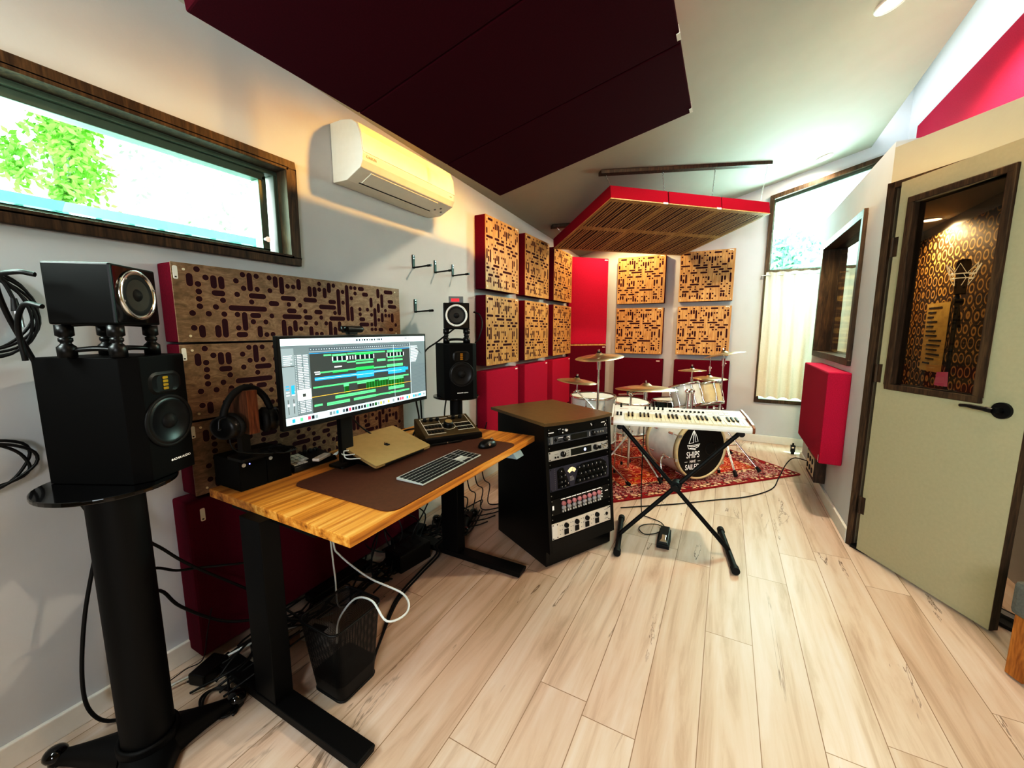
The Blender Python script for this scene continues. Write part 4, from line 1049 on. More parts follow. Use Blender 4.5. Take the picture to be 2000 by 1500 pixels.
# ------------------------------------------------------------------ laptop on a low riser
ey_ = Vector((-.235, 0, .068)).normalized(); ex_ = Vector((0, 1, 0)); ez_ = ex_.cross(ey_)
ML = frame(Vector((-1.208, 1.105, .744)), ex_, ey_, ez_)
t = thing('laptop', 'closed gold-grey laptop tilted up on the desk mat, dark fruit emblem on its lid', 'laptop', M=ML)
q = MB(); q.prism(rrect(.34, .25, .012, 4, .17, .125), -.0125, -.0055); part('base', q, M_alu, t)
q = MB(); q.prism(rrect(.34, .25, .012, 4, .17, .125), -.0048, 0.); part('lid', q, M_alu, t, .001)
q = MB(); q.box((.05, -.0012, -.012), (.29, .004, -.004)); part('hinge', q, M_black, t)
# fruit emblem: bitten outline with a leaf
def bez(ps, k=6): return [tuple(p[:2]) for p in spline([(x, y, 0) for x, y in ps], k, True)]
emb = bez([(0, .0095), (.006, .0115), (.0118, .0085), (.0092, .003), (.0098, -.002), (.0132, -.0058), (.0098, -.013), (.0048, -.0148), (0, -.0135), (-.0048, -.0148), (-.0105, -.0125), (-.0142, -.003), (-.0128, .0062), (-.0065, .0112)], 4)
lf = bez([(.0005, .0125), (.001, .0175), (.0065, .0215), (.0058, .0165)], 4)
q = MB(Matrix.Translation((.17, .118, 0.)) @ Matrix.Scale(.9, 4)); q.prism(emb, 0, .0004); q.prism(lf, 0, .0004); part('lid_emblem', q, M_apple, t)
q = MB(); zb = MZ
def und(yy): return ML @ Vector((.17, yy, -.0135))
pa, pb = und(.03), und(.22)
q.hexa([(pb.x, 1.14, zb), (pa.x, 1.14, zb), (pa.x, 1.41, zb), (pb.x, 1.41, zb), (pb.x, 1.14, pb.z), (pa.x, 1.14, pa.z), (pa.x, 1.41, pa.z), (pb.x, 1.41, pb.z)])
solo('laptop_riser', q, M_black, 'black wedge riser under the tilted laptop', 'laptop stand', bevel=.002)
# ------------------------------------------------------------------ keyboard, mouse
t = thing('computer_keyboard', 'slim silver computer keyboard with dark keys on the brown mat', 'keyboard', (-.949, 1.083, MZ), PI / 2 + .01)
KW, KD = .405, .13
q = MB(); q.hexa([(0, 0, 0), (KW, 0, 0), (KW, KD, 0), (0, KD, 0), (0, 0, .004), (KW, 0, .004), (KW, KD, .010), (0, KD, .010)]); part('case', q, M_silver, t, .0025)
km = {}
def keycap(w, d):
    k = (round(w, 4), round(d, 4))
    if k not in km: 
        q = MB(); q.hexa([(0, 0, 0), (w, 0, 0), (w, d, 0), (0, d, 0), (.0006, .0006, .0018), (w - .0006, .0006, .0018), (w - .0006, d - .0006, .0018), (.0006, d - .0006, .0018)]); km[k] = q.mesh('key', M_key)
    return km[k]
rowsz = [(.006, [1.25, 1, 1.25, 6.5, 1.25, 1, 1.25, 1]), (.0265, [2.3] + [1] * 10 + [2.2]), (.047, [1.8] + [1] * 11 + [1.7]), (.0675, [1.5] + [1] * 12 + [1]), (.088, [1] * 13 + [1.5]), (.1085, [1] * 14)]
nk = 0
for yy, ws in rowsz:
    unit = .0182; sc = .272 / (sum(ws) * unit); x = .008
    for wv in ws:
        link('key', keycap(wv * unit * sc - .0022, .0165 if yy < .1 else .013), t, (x, yy, .0042 + .006 * yy / KD)); x += wv * unit * sc; nk += 1
for bx, cols_, rws in ((.286, 3, (0, 3, 4, 5)), (.345, 4 - 1, (0, 1, 2, 3, 4, 5))):
    for r in rws:
        for c_ in range(cols_): link('key', keycap(.0155, .0165 if r < 5 else .013), t, (bx + c_ * .0178, rowsz[r][0], .0042 + .006 * rowsz[r][0] / KD)); nk += 1
part('badge', MB().box((.29, .05, .0072), (.335, .083, .0078)), M_wplast, t)
t = thing('computer_mouse', 'black sculpted computer mouse at the far end of the brown mat', 'mouse', (-1.005, 1.625, MZ), math.radians(75))
q = MB(); q.lathe([(.0005, 0), (.052, 0), (.054, .008), (.046, .022), (.030, .031), (.012, .034), (.0005, .0345)], n=36, F=Matrix.Diagonal((.98, .62, 1, 1))); part('shell', q, M_black, t)
q = MB(Matrix.Translation((.03, .0, .0285)) @ Matrix.Rotation(.0, 4, 'X')); q.cyl((0, -.004, 0), (0, .004, 0), .008, n=16); part('scroll_wheel', q, M_chrome, t)
q = MB(Matrix.Translation((-.012, -.029, .016))); q.cyl((0, .004, 0), (0, -.003, 0), .007, n=14); part('thumb_wheel', q, M_chrome, t)
# ------------------------------------------------------------------ monitor controller
ang = math.radians(57.5)
t = thing('monitor_controller', 'bronze studio monitor controller with one large volume knob on the desk', 'audio controller', (-1.285, 1.499, MZ), ang)
kw, kd = .30, .20; hf, hb = .035, .092
q = MB(); F = frame((0, 0, 0), (0, 1, 0), (0, 0, 1), (1, 0, 0))
q.prism([(0, .004), (.012, hf), (kd, hb), (kd + .01, hb - .004), (kd + .01, 0), (.02, 0)], 0, kw, F); part('case', q, M_tan, t, .004)
q = MB(); q.prism([(-.012, .001), (-.012, .026), (.004, .031), (.004, .001)], -.002, kw + .002, F); part('front_lip', q, M_black, t, .002)
sl = math.atan2(hb - hf, kd - .012)
FT = Matrix.Translation((0, .012, hf)) @ Matrix.Rotation(sl, 4, 'X')      # x across, y up the slope, z out of the panel
def knob(p, x, y, r, h, mt, name='knob', T=FT, r2=None, n=18):
    q = MB(T); q.lathe([(r, 0.0003), (r, h * .6), ((r2 or r * .85), h), (.0004, h)], (x, y, 0), n=n); return part(name, q, mt, p)
for i in range(3): knob(t, .045 + i * .035, .158, .010, .016, M_black)
for i in range(2): knob(t, .205 + i * .04, .155, .011, .018, M_black)
k0 = knob(t, .152, .085, .026, .028, M_black, 'volume_knob', r2=.021)
part('knob_cap', MB(FT).cyl((.152, .085, .028), (.152, .085, .0295), .019, n=28), M_alu, k0)
q = MB(FT)
for a, c in ((.02, .10), (.0, 0)):
    pass
def strip(q, x0, y0, x1, y1, z=.0006): q.box((x0, y0, 0.0002), (x1, y1, z))
for (x0, y0, x1, y1) in ((.022, .018, .118, .022), (.022, .066, .118, .07), (.022, .115, .118, .119), (.022, .018, .025, .18), (.022, .178, .118, .181), (.118, .07, .121, .18), (.188, .03, .284, .034), (.188, .066, .284, .07), (.188, .105, .284, .109), (.281, .03, .284, .185), (.188, .182, .284, .185), (.13, .17, .175, .175)): strip(q, x0, y0, x1, y1)
q.lathe([(.036, .0003), (.038, .0006), (.0385, .0003)], (.152, .085, 0), n=36)
part('printed_lines', q, M_wplast, t)
for row in range(2):
    for i in range(5):
        for bx, by in ((.028, .032 + row * .05), (.194, .040 + row * .036)):
            part('push_button', MB(FT).box((bx + i * .018, by, .0002), (bx + i * .018 + .012, by + .018, .004)), M_rubber, t)
# stylus lying against the front lip
q = MB(); a0 = Vector((-1.262, 1.492, MZ + .006)); a1 = Vector((-1.175, 1.642, MZ + .006)); off = Vector((math.sin(ang), -math.cos(ang), 0)) * .014
q.tube([a0 + off, a0 + off + (a1 - a0) * .12, a0 + off + (a1 - a0) * .5, a1 + off], [.0015, .005, .0055, .005], 10)
q.tube([a0 + off + (a1 - a0) * .52, a0 + off + (a1 - a0) * .55], .0058, 10, 1)
solo('stylus', q, [M_black, M_chrome], 'black pen lying along the front of the monitor controller', 'pen')
# ------------------------------------------------------------------ two black boxes, headphone stand, headphones
for i, (ya, lab) in enumerate(((.741, 'black box with a silver badge and a blue light on the desk, nearest the viewer'), (.8365, 'black box with a silver badge on the desk, under the right earcup'))):
    t = thing('drive_enclosure', lab, 'electronics box', (-1.486, ya, TZ + .001), PI / 2, 'black boxes on the desk')
    q = MB(); q.box((0, 0, 0), (.094, .168, .113)); part('case', q, M_blackm, t, .003)
    part('badge', MB().cyl((.016, 0, .094), (.016, -.002, .094), .007, n=18), M_silver, t)
    if i == 0: part('status_light', MB().cyl((.036, 0, .094), (.036, -.0015, .094), .0022, n=10), M_led, t)
t = thing('headphone_stand', 'walnut block headphone stand on the black boxes', 'headphone stand', (-1.50, .79, TZ + .1155))
q = MB(); q.prism(rrect(.10, .11, .01, 4), 0, .010); part('base_plate', q, M_black, t)
part('post', MB().box((-.02, -.03, .010), (.012, -.002, .12)), M_black, t)
q = MB(); q.box((-.035, -.036, .10), (.078, -.001, .252)); part('wood_block', q, wood('walnut_block', '#5a3320', '#7d4f33', '#9a6a48', (40, 40, 4), .5), t, .002)
t = thing('headphones', 'black over-ear headphones hanging over the walnut stand', 'headphones', (-1.455, .771, TZ + .1155 + .0905))
hz = .045
q = MB(); q.tube(spline([(0, -.083 * math.cos(a) * (1 - .04 * math.sin(a)), hz + .125 * math.sin(a)) for a in [PI * i / 12 for i in range(13)]], 3), .011, 10); part('headband', q, M_rubber, t)
for s, nm in ((-1, 'left'), (1, 'right')):
    ax = Vector((.35, s, 0)).normalized()
    ct = Vector((0, s * .066, hz))
    q = MB(); q.lathe([(.0005, .030), (.03, .029), (.041, .024), (.044, .012), (.042, 0)], ct, ax, n=32, scale=(1.15, .95)); cup = part('earcup', q, M_black, t)
    q = MB(); q.lathe([(.042, 0), (.047, -.004), (.048, -.014), (.040, -.022), (.022, -.020)], ct, ax, n=32, scale=(1.15, .95)); part('ear_cushion', q, M_leather if False else M_rubber, cup)
    q = MB(); q.tube(spline([ct + ax * .016 + Vector((.02, 0, .04)), ct + ax * .03 + Vector((0, 0, .03)), ct + ax * .036 + Vector((0, 0, 0))], 5), .005, 8); q.tube(spline([(0, s * .083, hz + .01), (0, s * .092, hz + .0), ct + ax * .035], 4), .006, 8); part('yoke', q, M_black, t)
q = MB(); pts = []
for i in range(34):
    a = i * .62; r = .045 + .018 * math.sin(i * 1.3)
    pts.append((-1.475 + r * 1.1 * math.cos(a), .87 + r * 1.2 * math.sin(a) * .9, TZ + .1195 + .0025 * (i % 5) + .002 * (i // 9)))
q.tube(spline([(-1.45, .70, .945), (-1.43, .715, .88)] + pts, 4), .0022, 6); solo('headphone_cable', q, M_cable, 'thin black headphone lead coiled on top of the black boxes', 'cable')
# ------------------------------------------------------------------ pad controller with white keys, usb adapter and leads
t = thing('pad_controller', 'black pad controller with white keys beside the black boxes', 'controller', (-1.49, .945, TZ + .001), PI / 2)
q = MB(); q.hexa([(0, 0, .004), (.20, 0, .004), (.20, .13, 0), (0, .13, 0), (.004, .006, .022), (.196, .006, .022), (.196, .13, .04), (.004, .13, .04)]); part('case', q, M_black, t, .003)
T = Matrix.Translation((.004, .006, .022)) @ Matrix.Rotation(math.atan2(.018, .124), 4, 'X')
for r in range(4):
    for c_ in range(4):
        if r == 0 and c_ > 2: continue
        part('pad', MB(T).box((.008 + c_ * .021, .012 + r * .026, .0003), (.026 + c_ * .021, .032 + r * .026, .004)), M_wplast, t, .001)
for c_ in range(3): knob(t, .115 + c_ * .025, .10, .008, .014, M_black, T=T)
t = thing('usb_adapter', 'white adapter block lying on the pad controller', 'adapter', (-1.455, 1.03, TZ + .031), PI / 2 + .35)
q = MB(); q.box((0, 0, 0), (.085, .032, .013)); part('body', q, M_wplast, t, .004)
for i in range(3):
    q = MB(); y0 = 1.10 + i * .004
    q.tube(spline([(-1.462 + i * .008, 1.105, TZ + .04), (-1.44 + i * .012, 1.118, TZ + .055 + .01 * i), (-1.40 + i * .03, 1.092 - .012 * i, TZ + .066 - i * .006), (-1.36 + i * .035, 1.1, .79 - i * .012)], 6), .0028, 8)
    solo('usb_lead', q, M_wcable, 'white lead from the adapter to the side of the laptop, %s' % ('back one', 'middle one', 'front one')[i], 'cable', 'white leads at the laptop')
# ------------------------------------------------------------------ waste basket of black wire mesh
t = thing('waste_basket', 'black wire mesh waste basket on the floor under the desk', 'waste basket', (-1.17, .878, 0))
bo = rrect(.15, .155, .025, 5, .005, -.003); to = rrect(.195, .215, .03, 5, -.01, .004)
n = len(bo); hh = .275
q = MB(); q.add([(x, y, .07) if False else (x + (X - x) * .22, y + (Y - y) * .22, .06) for (x, y), (X, Y) in zip(bo, to)] + [(x, y, hh) for x, y in to], [(i, (i + 1) % n, n + (i + 1) % n, n + i) for i in range(n)], 0, True)
part('mesh_side', q, M_mesh, t)
q = MB(); q.add([(x, y, .004) for x, y in bo] + [(x + (X - x) * .22, y + (Y - y) * .22, .062) for (x, y), (X, Y) in zip(bo, to)], [(i, (i + 1) % n, n + (i + 1) % n, n + i) for i in range(n)], 0, True); q.prism(bo, .001, .006); part('solid_base', q, M_black, t)
part('rim', MB().tube([(x, y, hh) for x, y in to], .0045, 8, closed=True), M_black, t)
part('rim', MB().tube([(x, y, .005) for x, y in bo], .004, 8, closed=True), M_black, t)
# ------------------------------------------------------------------ equipment rack
RA = math.atan2(.879, .477)
t = thing('equipment_rack', 'black sloped floor rack full of studio gear beside the desk', 'rack', (-.7813, 1.8675, 0), RA)
RWd = .495
Fx = frame((0, 0, 0), (0, 1, 0), (0, 0, 1), (1, 0, 0))
fy = lambda z: -.024 + (z - .09) * .0929
side = [(fy(.09), .09), (fy(.782), .782), (.505, .782), (.505, .004), (.008, .004), (.008, .09)]
for x in (0, RWd - .02): part('side_panel', MB().prism(side, x, x + .02, Fx), M_black, t, .0015)
q = MB(); pl = [(-.004, fy(.79) - .012)] + [(RWd * i / 8, fy(.79) - .012 - .022 * math.sin(PI * i / 8)) for i in range(1, 8)] + [(RWd + .004, fy(.79) - .012), (RWd + .004, .585), (-.004, .585)]
q.prism(pl, .782, .80); part('top_panel', q, plain('rack_top_reflection', '#67553a', .33, var=.1, spec=.7), t, .002)  # top browned to stand for the ceiling and wood it reflects
part('back_panel', MB().box((.02, .48, .03), (RWd - .02, .50, .78)), M_black, t)
part('toe_kick', MB().box((.02, .008, .004), (RWd - .02, .02, .09)), M_black, t)
q = MB(); q.hexa([(.02, fy(.09), .09), (RWd - .02, fy(.09), .09), (RWd - .02, fy(.09) + .012, .09), (.02, fy(.09) + .012, .09), (.02, fy(.158), .158), (RWd - .02, fy(.158), .158), (RWd - .02, fy(.158) + .01, .155), (.02, fy(.158) + .01, .155)]); part('lower_panel', q, M_black, t)
q = MB(); q.hexa([(.02, fy(.766), .766), (RWd - .02, fy(.766), .766), (RWd - .02, .06, .766), (.02, .06, .766), (.02, fy(.78), .78), (RWd - .02, fy(.78), .78), (RWd - .02, .06, .78), (.02, .06, .78)]); part('upper_panel', q, M_black, t)
tilt = -math.atan(.0929)
def rk(z): return Matrix.Translation((.02, fy(z) + .004, z)) @ Matrix.Rotation(tilt, 4, 'X')
UW = RWd - .04
for x in (.0, UW - .016):
    q = MB(rk(.158)); q.box((x, .006, 0), (x + .016, .012, .61)); part('rack_rail', q, M_black, t)
bl = [(.25, .292), (.382, .422), (.552, .588), (.642, .676)]
for za, zb in bl:
    h = (zb - za) * 1.004
    pnl = part('blank_panel', MB(rk(za)).box((.002, 0, .001), (UW - .002, .004, h - .001)), M_blackm, t)
    for x in (.011, UW - .011): part('screw', MB(rk(za)).cyl((x, 0, h / 2), (x, -.002, h / 2), .0035, n=8), M_steel, pnl)
WR = Matrix.Translation((-.7813, 1.8675, 0)) @ Matrix.Rotation(RA, 4, 'Z')
def unit(name, label, za, zb, mt, cat='audio gear', ears=True, handle=False):
    u = thing(name, label, cat, M=WR @ rk(za + .001), group='units in the equipment rack')
    h = (zb - za) * 1.004 - .002
    q = MB(); q.box((.004, -.002, 0), (UW - .004, .004, h)); part('front_panel', q, mt, u, .0008)
    q = MB(); q.box((.02, .0045, .001), (UW - .02, .24, h - .001)); part('chassis', q, M_black, u)
    for x in (.011, UW - .011):
        for z in ((.007, h - .007) if h > .03 else (h / 2,)): part('screw', MB().cyl((x, -.002, z), (x, -.0038, z), .0036, n=8), M_black if mt in (M_silver, M_wpanel, M_purple) else M_steel, u)
    return u, h
def kn(u, x, z, r, d, mt, name='knob', n=18, line=True):
    q = MB(); q.lathe([(r, 0), (r * .95, d * .8), (r * .8, d), (.0004, d)], (x, -.002, z), (0, -1, 0), n=n); o = part(name, q, mt, u)
    if line:
        part('pointer', MB().box((x - .0008, -.0025 - d, z + r * .1), (x + .0008, -.002 - d, z + r * .8)), M_print, o)
    return o
def dot(q, x, z, r, mi=0, y=-.0024, n=10): q.lathe([(r, 0), (.0003, .0004)], (x, y + .0004, z), (0, -1, 0), n=n, mi=mi)
# 1 top black unit
u, h = unit('power_conditioner', 'black topmost unit in the equipment rack with a few white marks', .722, .766, M_black)
q = MB(); q.box((.008, -.0026, h * .38), (.045, -.002, h * .5)); q.box((.075, -.0026, h * .72), (.095, -.002, h * .78)); q.box((.40, -.0026, h * .62), (.43, -.002, h * .75))
for x, z in ((.11, .62), (.108, .22), (.32, .72), (.325, .55), (.436, .4), (.43, .22)): dot(q, x, h * z, .004)
part('printed_marks', q, M_print, u)
kn(u, .085, h * .45, .012, .008, M_rubber, line=False); kn(u, .13, h * .5, .008, .012, M_wplast, line=False); kn(u, .35, h * .5, .012, .006, M_rubber, line=False)
# 2 graphite interface
u, h = unit('audio_interface', 'graphite audio interface with two black knobs, second unit from the top of the rack', .677, .721, M_grpanel)
part('display', MB().box((.165, -.003, .007), (.285, -.002, h - .007)), M_gloss, u)
for x in (.022, .03): part('end_trim', MB().box((x, -.004, .002), (x + .003, -.002, h - .002)), M_silver, u)
q = MB(); q.box((.05, -.0026, h * .4), (.066, -.002, h * .7)); part('emblem', MB(Matrix.Translation((.055, -.0022, h * .5)) @ Matrix.Rotation(PI / 4, 4, 'Y')).box((-.008, -.0008, -.008), (.008, 0, .008)), M_black, u)
q = MB(); q.box((.075, -.0026, h * .66), (.108, -.002, h * .74))
for r in range(3):
    for c_ in range(2): q.box((.142 + c_ * .009, -.003, .008 + r * .009), (.148 + c_ * .009, -.002, .013 + r * .009)); 
for r in range(4): q.box((.305, -.003, .007 + r * .007), (.309, -.002, .011 + r * .007))
part('printed_marks', q, M_print, u)
kn(u, .123, h * .5, .0145, .015, M_black); kn(u, .333, h * .5, .0145, .015, M_black)
for x in (.365, .385, .405): kn(u, x, h * .55, .007, .012, M_steel, 'jack', line=False)
for x in (.078, .09): part('button', MB().cyl((x, -.002, h * .26), (x, -.004, h * .26), .003, n=10), M_black, u)
# 3 silver interface
u, h = unit('audio_interface', 'bright silver audio interface with a dark display, third unit in the rack', .589, .641, M_silver)
part('display', MB().box((.16, -.003, .007), (.315, -.002, h - .007)), M_gloss, u)
q = MB(Matrix.Translation((.265, -.0033, h * .52))); q.lathe([(.010, 0), (.0003, .0003)], axis=(0, -1, 0), n=6); part('lit_symbol', q, M_bulb, u)
q = MB()
for r in range(3):
    for c_ in range(2): q.box((.128 + c_ * .012, -.003, .011 + r * .012), (.134 + c_ * .012, -.002, .016 + r * .012))
q.box((.045, -.0026, h * .62), (.07, -.002, h * .66)); part('printed_marks', q, M_grey, u)
for x in (.048, .066): part('button', MB().cyl((x, -.002, h * .3), (x, -.005, h * .3), .005, n=12), M_black, u)
kn(u, .1, h * .52, .0155, .016, M_black); kn(u, .345, h * .52, .0155, .016, M_black)
for i, x in enumerate((.375, .392, .409, .426)): kn(u, x, h * (.62 if i % 2 else .42), .009, .014, M_chrome if i else M_black, 'jack', line=False)
q = MB(); q.tube(spline([(.40, -.016, h * .7), (.43, -.022, h * .8), (.448, -.02, h * .3)], 6), .0018, 6); part('patch_lead', q, M_cable, u)
# 4 violet channel strip with a meter
u, h = unit('channel_strip', 'slate violet vintage-style channel strip with a cream meter in the rack', .423, .551, M_purple)
q = MB(); F = frame((0, -.002, 0), (1, 0, 0), (0, 0, 1), (0, -1, 0))
q.prism([(.055, .008), (.145, .008), (.10, h - .008), (.075, h - .008), (.055, h - .02)], 0, .001, F); q.prism([(.175, .008), (.43, .012), (.43, h - .035), (.39, h - .010), (.235, h - .010), (.215, h - .02)], 0, .001, F)
part('dark_field', q, M_black, u)
q = MB(); pl = [(.0, .0)]
arc = [(.16 + .038 * math.cos(a), h * .52 + .045 * math.sin(a)) for a in [math.radians(35 + 11 * i) for i in range(11)]] + [(.16 + .02 * math.cos(a), h * .52 + .022 * math.sin(a)) for a in [math.radians(145 - 11 * i) for i in range(11)]]
q.prism(arc, .001, .0022, F); mt = part('vu_meter', q, M_cream, u)
q = MB(); q.prism([(.159, h * .70), (.161, h * .70), (.172, h * .86), (.1705, h * .86)], .0022, .0026, F); part('needle', q, M_ink, mt)
q = MB()
rr = random.Random(5)
for i in range(11): dot(q, .04, .012 + i * .0105, .0016)
for i in range(26): q.box((.145 + (i % 7) * .0045, -.0026, .035 + (i // 7) * .007), (.148 + (i % 7) * .0045, -.002, .039 + (i // 7) * .007))
for i in range(7): dot(q, .395 + .014 * (i % 3), h - .012 - .018 * i * (i > 1), .0018, y=-.0034)
part('printed_marks', q, M_knobg, u)
for x, z in ((.075, .80), (.075, .56), (.1, .60), (.075, .34), (.1, .34), (.12, .22), (.075, .13), (.1, .13)): kn(u, x, h * z, .009, .015, M_rubber)
for r in range(3):
    for c_ in range(7):
        if r == 2 and c_ > 5: continue
        kn(u, .205 + c_ * .033 + (.012 if r == 1 else 0), h * (.2 + r * .29), .0105 if (r + c_) % 3 else .013, .016, M_rubber)
# 5 lunchbox of eight preamp modules
u, h = unit('preamp_chassis', 'black chassis of eight narrow preamp modules with pink and grey knobs in the rack', .293, .381, M_black)
q = MB(); q.box((.012, -.0026, h * .35), (.024, -.002, h * .62)); q.box((.41, -.0026, h * .56), (.435, -.002, h * .62))
for i in range(4): dot(q, .39 - .004, h * (.25 + .19 * i), .0045)
part('printed_marks', q, M_print, u)
for i in range(8):
    x = .07 + i * .0385
    q = MB(); q.box((x, -.004, .004), (x + .0375, -.002, h - .004)); md = part('module', q, M_gloss, u)
    part('name_strip', MB().box((x + .002, -.0046, h - .011), (x + .0355, -.004, h - .006)), M_print, md)
    part('knob', MB().lathe([(.0125, 0), (.012, .012), (.0003, .0125)], (x + .018, -.004, h * .63), (0, -1, 0), n=16), M_knobr, md)
    part('knob', MB().lathe([(.0125, 0), (.012, .010), (.0003, .0105)], (x + .018, -.004, h * .36), (0, -1, 0), n=16), M_knobg, md)
    for dx in (.009, .024): part('switch', MB().box((x + dx, -.010, h * .07), (x + dx + .006, -.004, h * .2)), M_wplast, md)
# 6 white four-channel unit
u, h = unit('mic_preamp', 'white panelled four channel preamp, lowest unit in the rack', .160, .249, M_wpanel)
part('end_plate', MB().box((.006, -.003, .003), (.04, -.002, h - .003)), M_wplast, u)
q = MB()
for i in range(4):
    for r in range(3):
        for c_ in range(2 if r else 1): dot(q, .06 + i * .078 + c_ * .015, h * (.22 + .27 * r), .003)
q.box((.40, -.0025, h * .82), (.43, -.002, h * .85)); q.box((.40, -.0025, h * .2), (.43, -.002, h * .23)); dot(q, .40, h * .5, .0028)
part('printed_marks', q, M_grey, u)
for i in range(4):
    kn(u, .102 + i * .078, h * .70, .0135, .014, M_black, line=False)
    part('switch', MB().box((.088 + i * .078, -.007, h * .12), (.117 + i * .078, -.002, h * .46)), M_black, u, .002)
q = MB(); q.lathe([(.010, 0), (.009, .003), (.0003, .003)], (.418, -.002, h * .52), (0, -1, 0), n=18); part('power_switch', q, M_black, u)
for x, z in ((.04, .9), (.04, .1), (.432, .9), (.432, .1)): part('screw', MB().cyl((x, -.002, h * z), (x, -.0035, h * z), .0035, n=10), M_black, u)

# ------------------------------------------------------------------ synthesizer keyboard on its stand
SA = math.radians(12)
SO = Vector((-.578, 2.345, .7235))
t = thing('synthesizer_keyboard', 'white forty-nine key synthesizer keyboard with wooden ends on the folding stand', 'musical keyboard', SO, SA)
Wd, Dp = .765, .285
F = frame((0, 0, 0), (0, 1, 0), (0, 0, 1), (1, 0, 0))
prof = [(0, 0), (-.004, .012), (0, .026), (.012, .03), (.012, .034), (.145, .046), (.15, .056), (.272, .07), (.285, .064), (.285, 0)]
part('body', MB().prism(prof, .012, Wd - .012, F), M_wplast, t, .001)
pe = [(-.004, -.002), (-.008, .012), (-.004, .03), (.02, .042), (.15, .064), (.275, .078), (.29, .068), (.29, -.002)]
for x in (0, Wd - .012):
    o = part('end_cheek', MB().prism(pe, x, x + .012, F), M_orange if x == 0 else M_orange, t, .002, label='wooden end cheek')
    part('cheek_cap', MB().prism([(.02, .0425), (.15, .0645), (.272, .0783), (.276, .0787), (.15, .067), (.02, .0448)], x + .001, x + .011, F), M_wplast, o)
x0, x1 = .077, .742
pw_ = (x1 - x0) / 29
sl = math.atan2(.012, .133)
TK = Matrix.Translation((0, .014, .0345)) @ Matrix.Rotation(sl, 4, 'X')
wk = MB(); wk.box((0, -.008, -.006), (pw_ - .0011, 0, .0055)); wk.box((0, 0, .0005), (pw_ - .0011, .122, .0055)); wkm = wk.mesh('white_key', M_ivory, .0008)
bk = MB(); bk.hexa([(0, 0, 0), (.0105, 0, 0), (.0105, .075, 0), (0, .075, 0), (.001, .008, .008), (.0095, .008, .008), (.0095, .075, .008), (.001, .075, .008)]); bkm = bk.mesh('black_key', M_black, .0006)
for i in range(29):
    o = link('white_key', wkm, t); o.matrix_local = TK @ Matrix.Translation((x0 + i * pw_, 0, 0))
    if i % 7 in (0, 1, 3, 4, 5) and i < 28:
        o = link('black_key', bkm, t); o.matrix_local = TK @ Matrix.Translation((x0 + (i + 1) * pw_ - .0057, .046, .0056))
TP = Matrix.Translation((0, .152, .0567)) @ Matrix.Rotation(math.atan2(.014, .122), 4, 'X')
for i in range(5): knob(t, .20 + i * .026, .06, .0055, .018, M_black, T=TP)
for i in range(9): knob(t, .345 + i * .0235, .045, .0068, .008, M_black, T=TP)
q = MB(TP)
for i in range(4):
    q.box((.555 + i * .031, .012, .0003), (.581 + i * .031, .048, .0025)); q.box((.555 + i * .031, .056, .0003), (.581 + i * .031, .092, .0025))
part('pads', q, M_silver, t, .0006) if False else None
for i in range(4):
    for j in range(2): part('pad', MB(TP).box((.555 + i * .031, .012 + j * .044, .0003), (.581 + i * .031, .05 + j * .044, .0022)), plain('pale_pad', '#d3d4d0', .6, var=.02) if i + j == 0 else bpy.data.materials['pale_pad'], t)
for i in range(2): part('wheel', MB(Matrix.Translation((.033 + i * .021, .10, .048))).cyl((-.006, 0, 0), (.006, 0, 0), .014, n=20), M_black, t)
q = MB(TP); q.cyl((.052, .085, 0), (.052, .085, .024), .006, n=12); part('joystick', q, M_black, t)
q = MB(TP); put_text(q, 'ARTURIA', .013, Matrix.Translation((.045, .05, .0004)), align='LEFT', bold=.0003); part('red_lettering', q, M_red_txt, t)
q = MB(TP); put_text(q, 'KEYLAB', .013, Matrix.Translation((.115, .05, .0004)), align='LEFT', bold=.0003)
for i in range(14): q.box((.20 + i * .0245, .022, .0002), (.212 + i * .0245, .0255, .0006))
part('grey_lettering', q, M_grey, t)
# stand
t = thing('keyboard_stand', 'black folding X keyboard stand with rubber-capped feet', 'stand', (-.217, 2.5, 0))
Lw = Matrix.Translation((.217, -2.5, 0))
LF0, LF1 = Vector((-.476, 2.17, .021)), Vector((-.551, 2.615, .021)); RF0, RF1 = Vector((.121, 2.29, .021)), Vector((.044, 2.745, .021))
LA0, LA1 = Vector((-.535, 2.385, .708)), Vector((-.585, 2.64, .708)); RA0, RA1 = Vector((.108, 2.525, .708)), Vector((.062, 2.76, .708))
def bartube(a, b, r=.0135):
    q = MB(Lw); q.cyl(a, b, r, n=16); return q
for a, b_, nm in ((LF0, LF1, 'foot'), (RF0, RF1, 'foot'), (LA0, LA1, 'arm'), (RA0, RA1, 'arm')):
    o = part(nm, bartube(a, b_, .0155 if nm == 'foot' else .0135), M_powder, t)
    d = (b_ - a).normalized()
    for p, s in ((a, -1), (b_, 1)):
        q = MB(Lw); q.cyl(p - d * s * .03, p + d * s * .008, .0205 if nm == 'foot' else .0165, n=18); part('end_cap', q, M_rubber, o)
la = LF0.lerp(LF1, .45); ra = RF0.lerp(RF1, .42)
la2 = LA0.lerp(LA1, .35); ra2 = RA0.lerp(RA1, .35)
o1 = Vector((.012, -.014, 0))
part('leg', bartube(la + Vector((0, 0, .01)), ra2 - Vector((0, 0, .008)) + o1, .0125), M_powder, t)
part('leg', bartube(ra + Vector((0, 0, .01)), la2 - Vector((0, 0, .008)), .0125), M_powder, t)
c = (la + ra2) / 2 + Vector((0, -.006, 0))
q = MB(Lw); q.cyl(c + Vector((0, -.035, 0)), c + Vector((0, .03, 0)), .030, n=20); part('pivot_clutch', q, M_rubber, t)
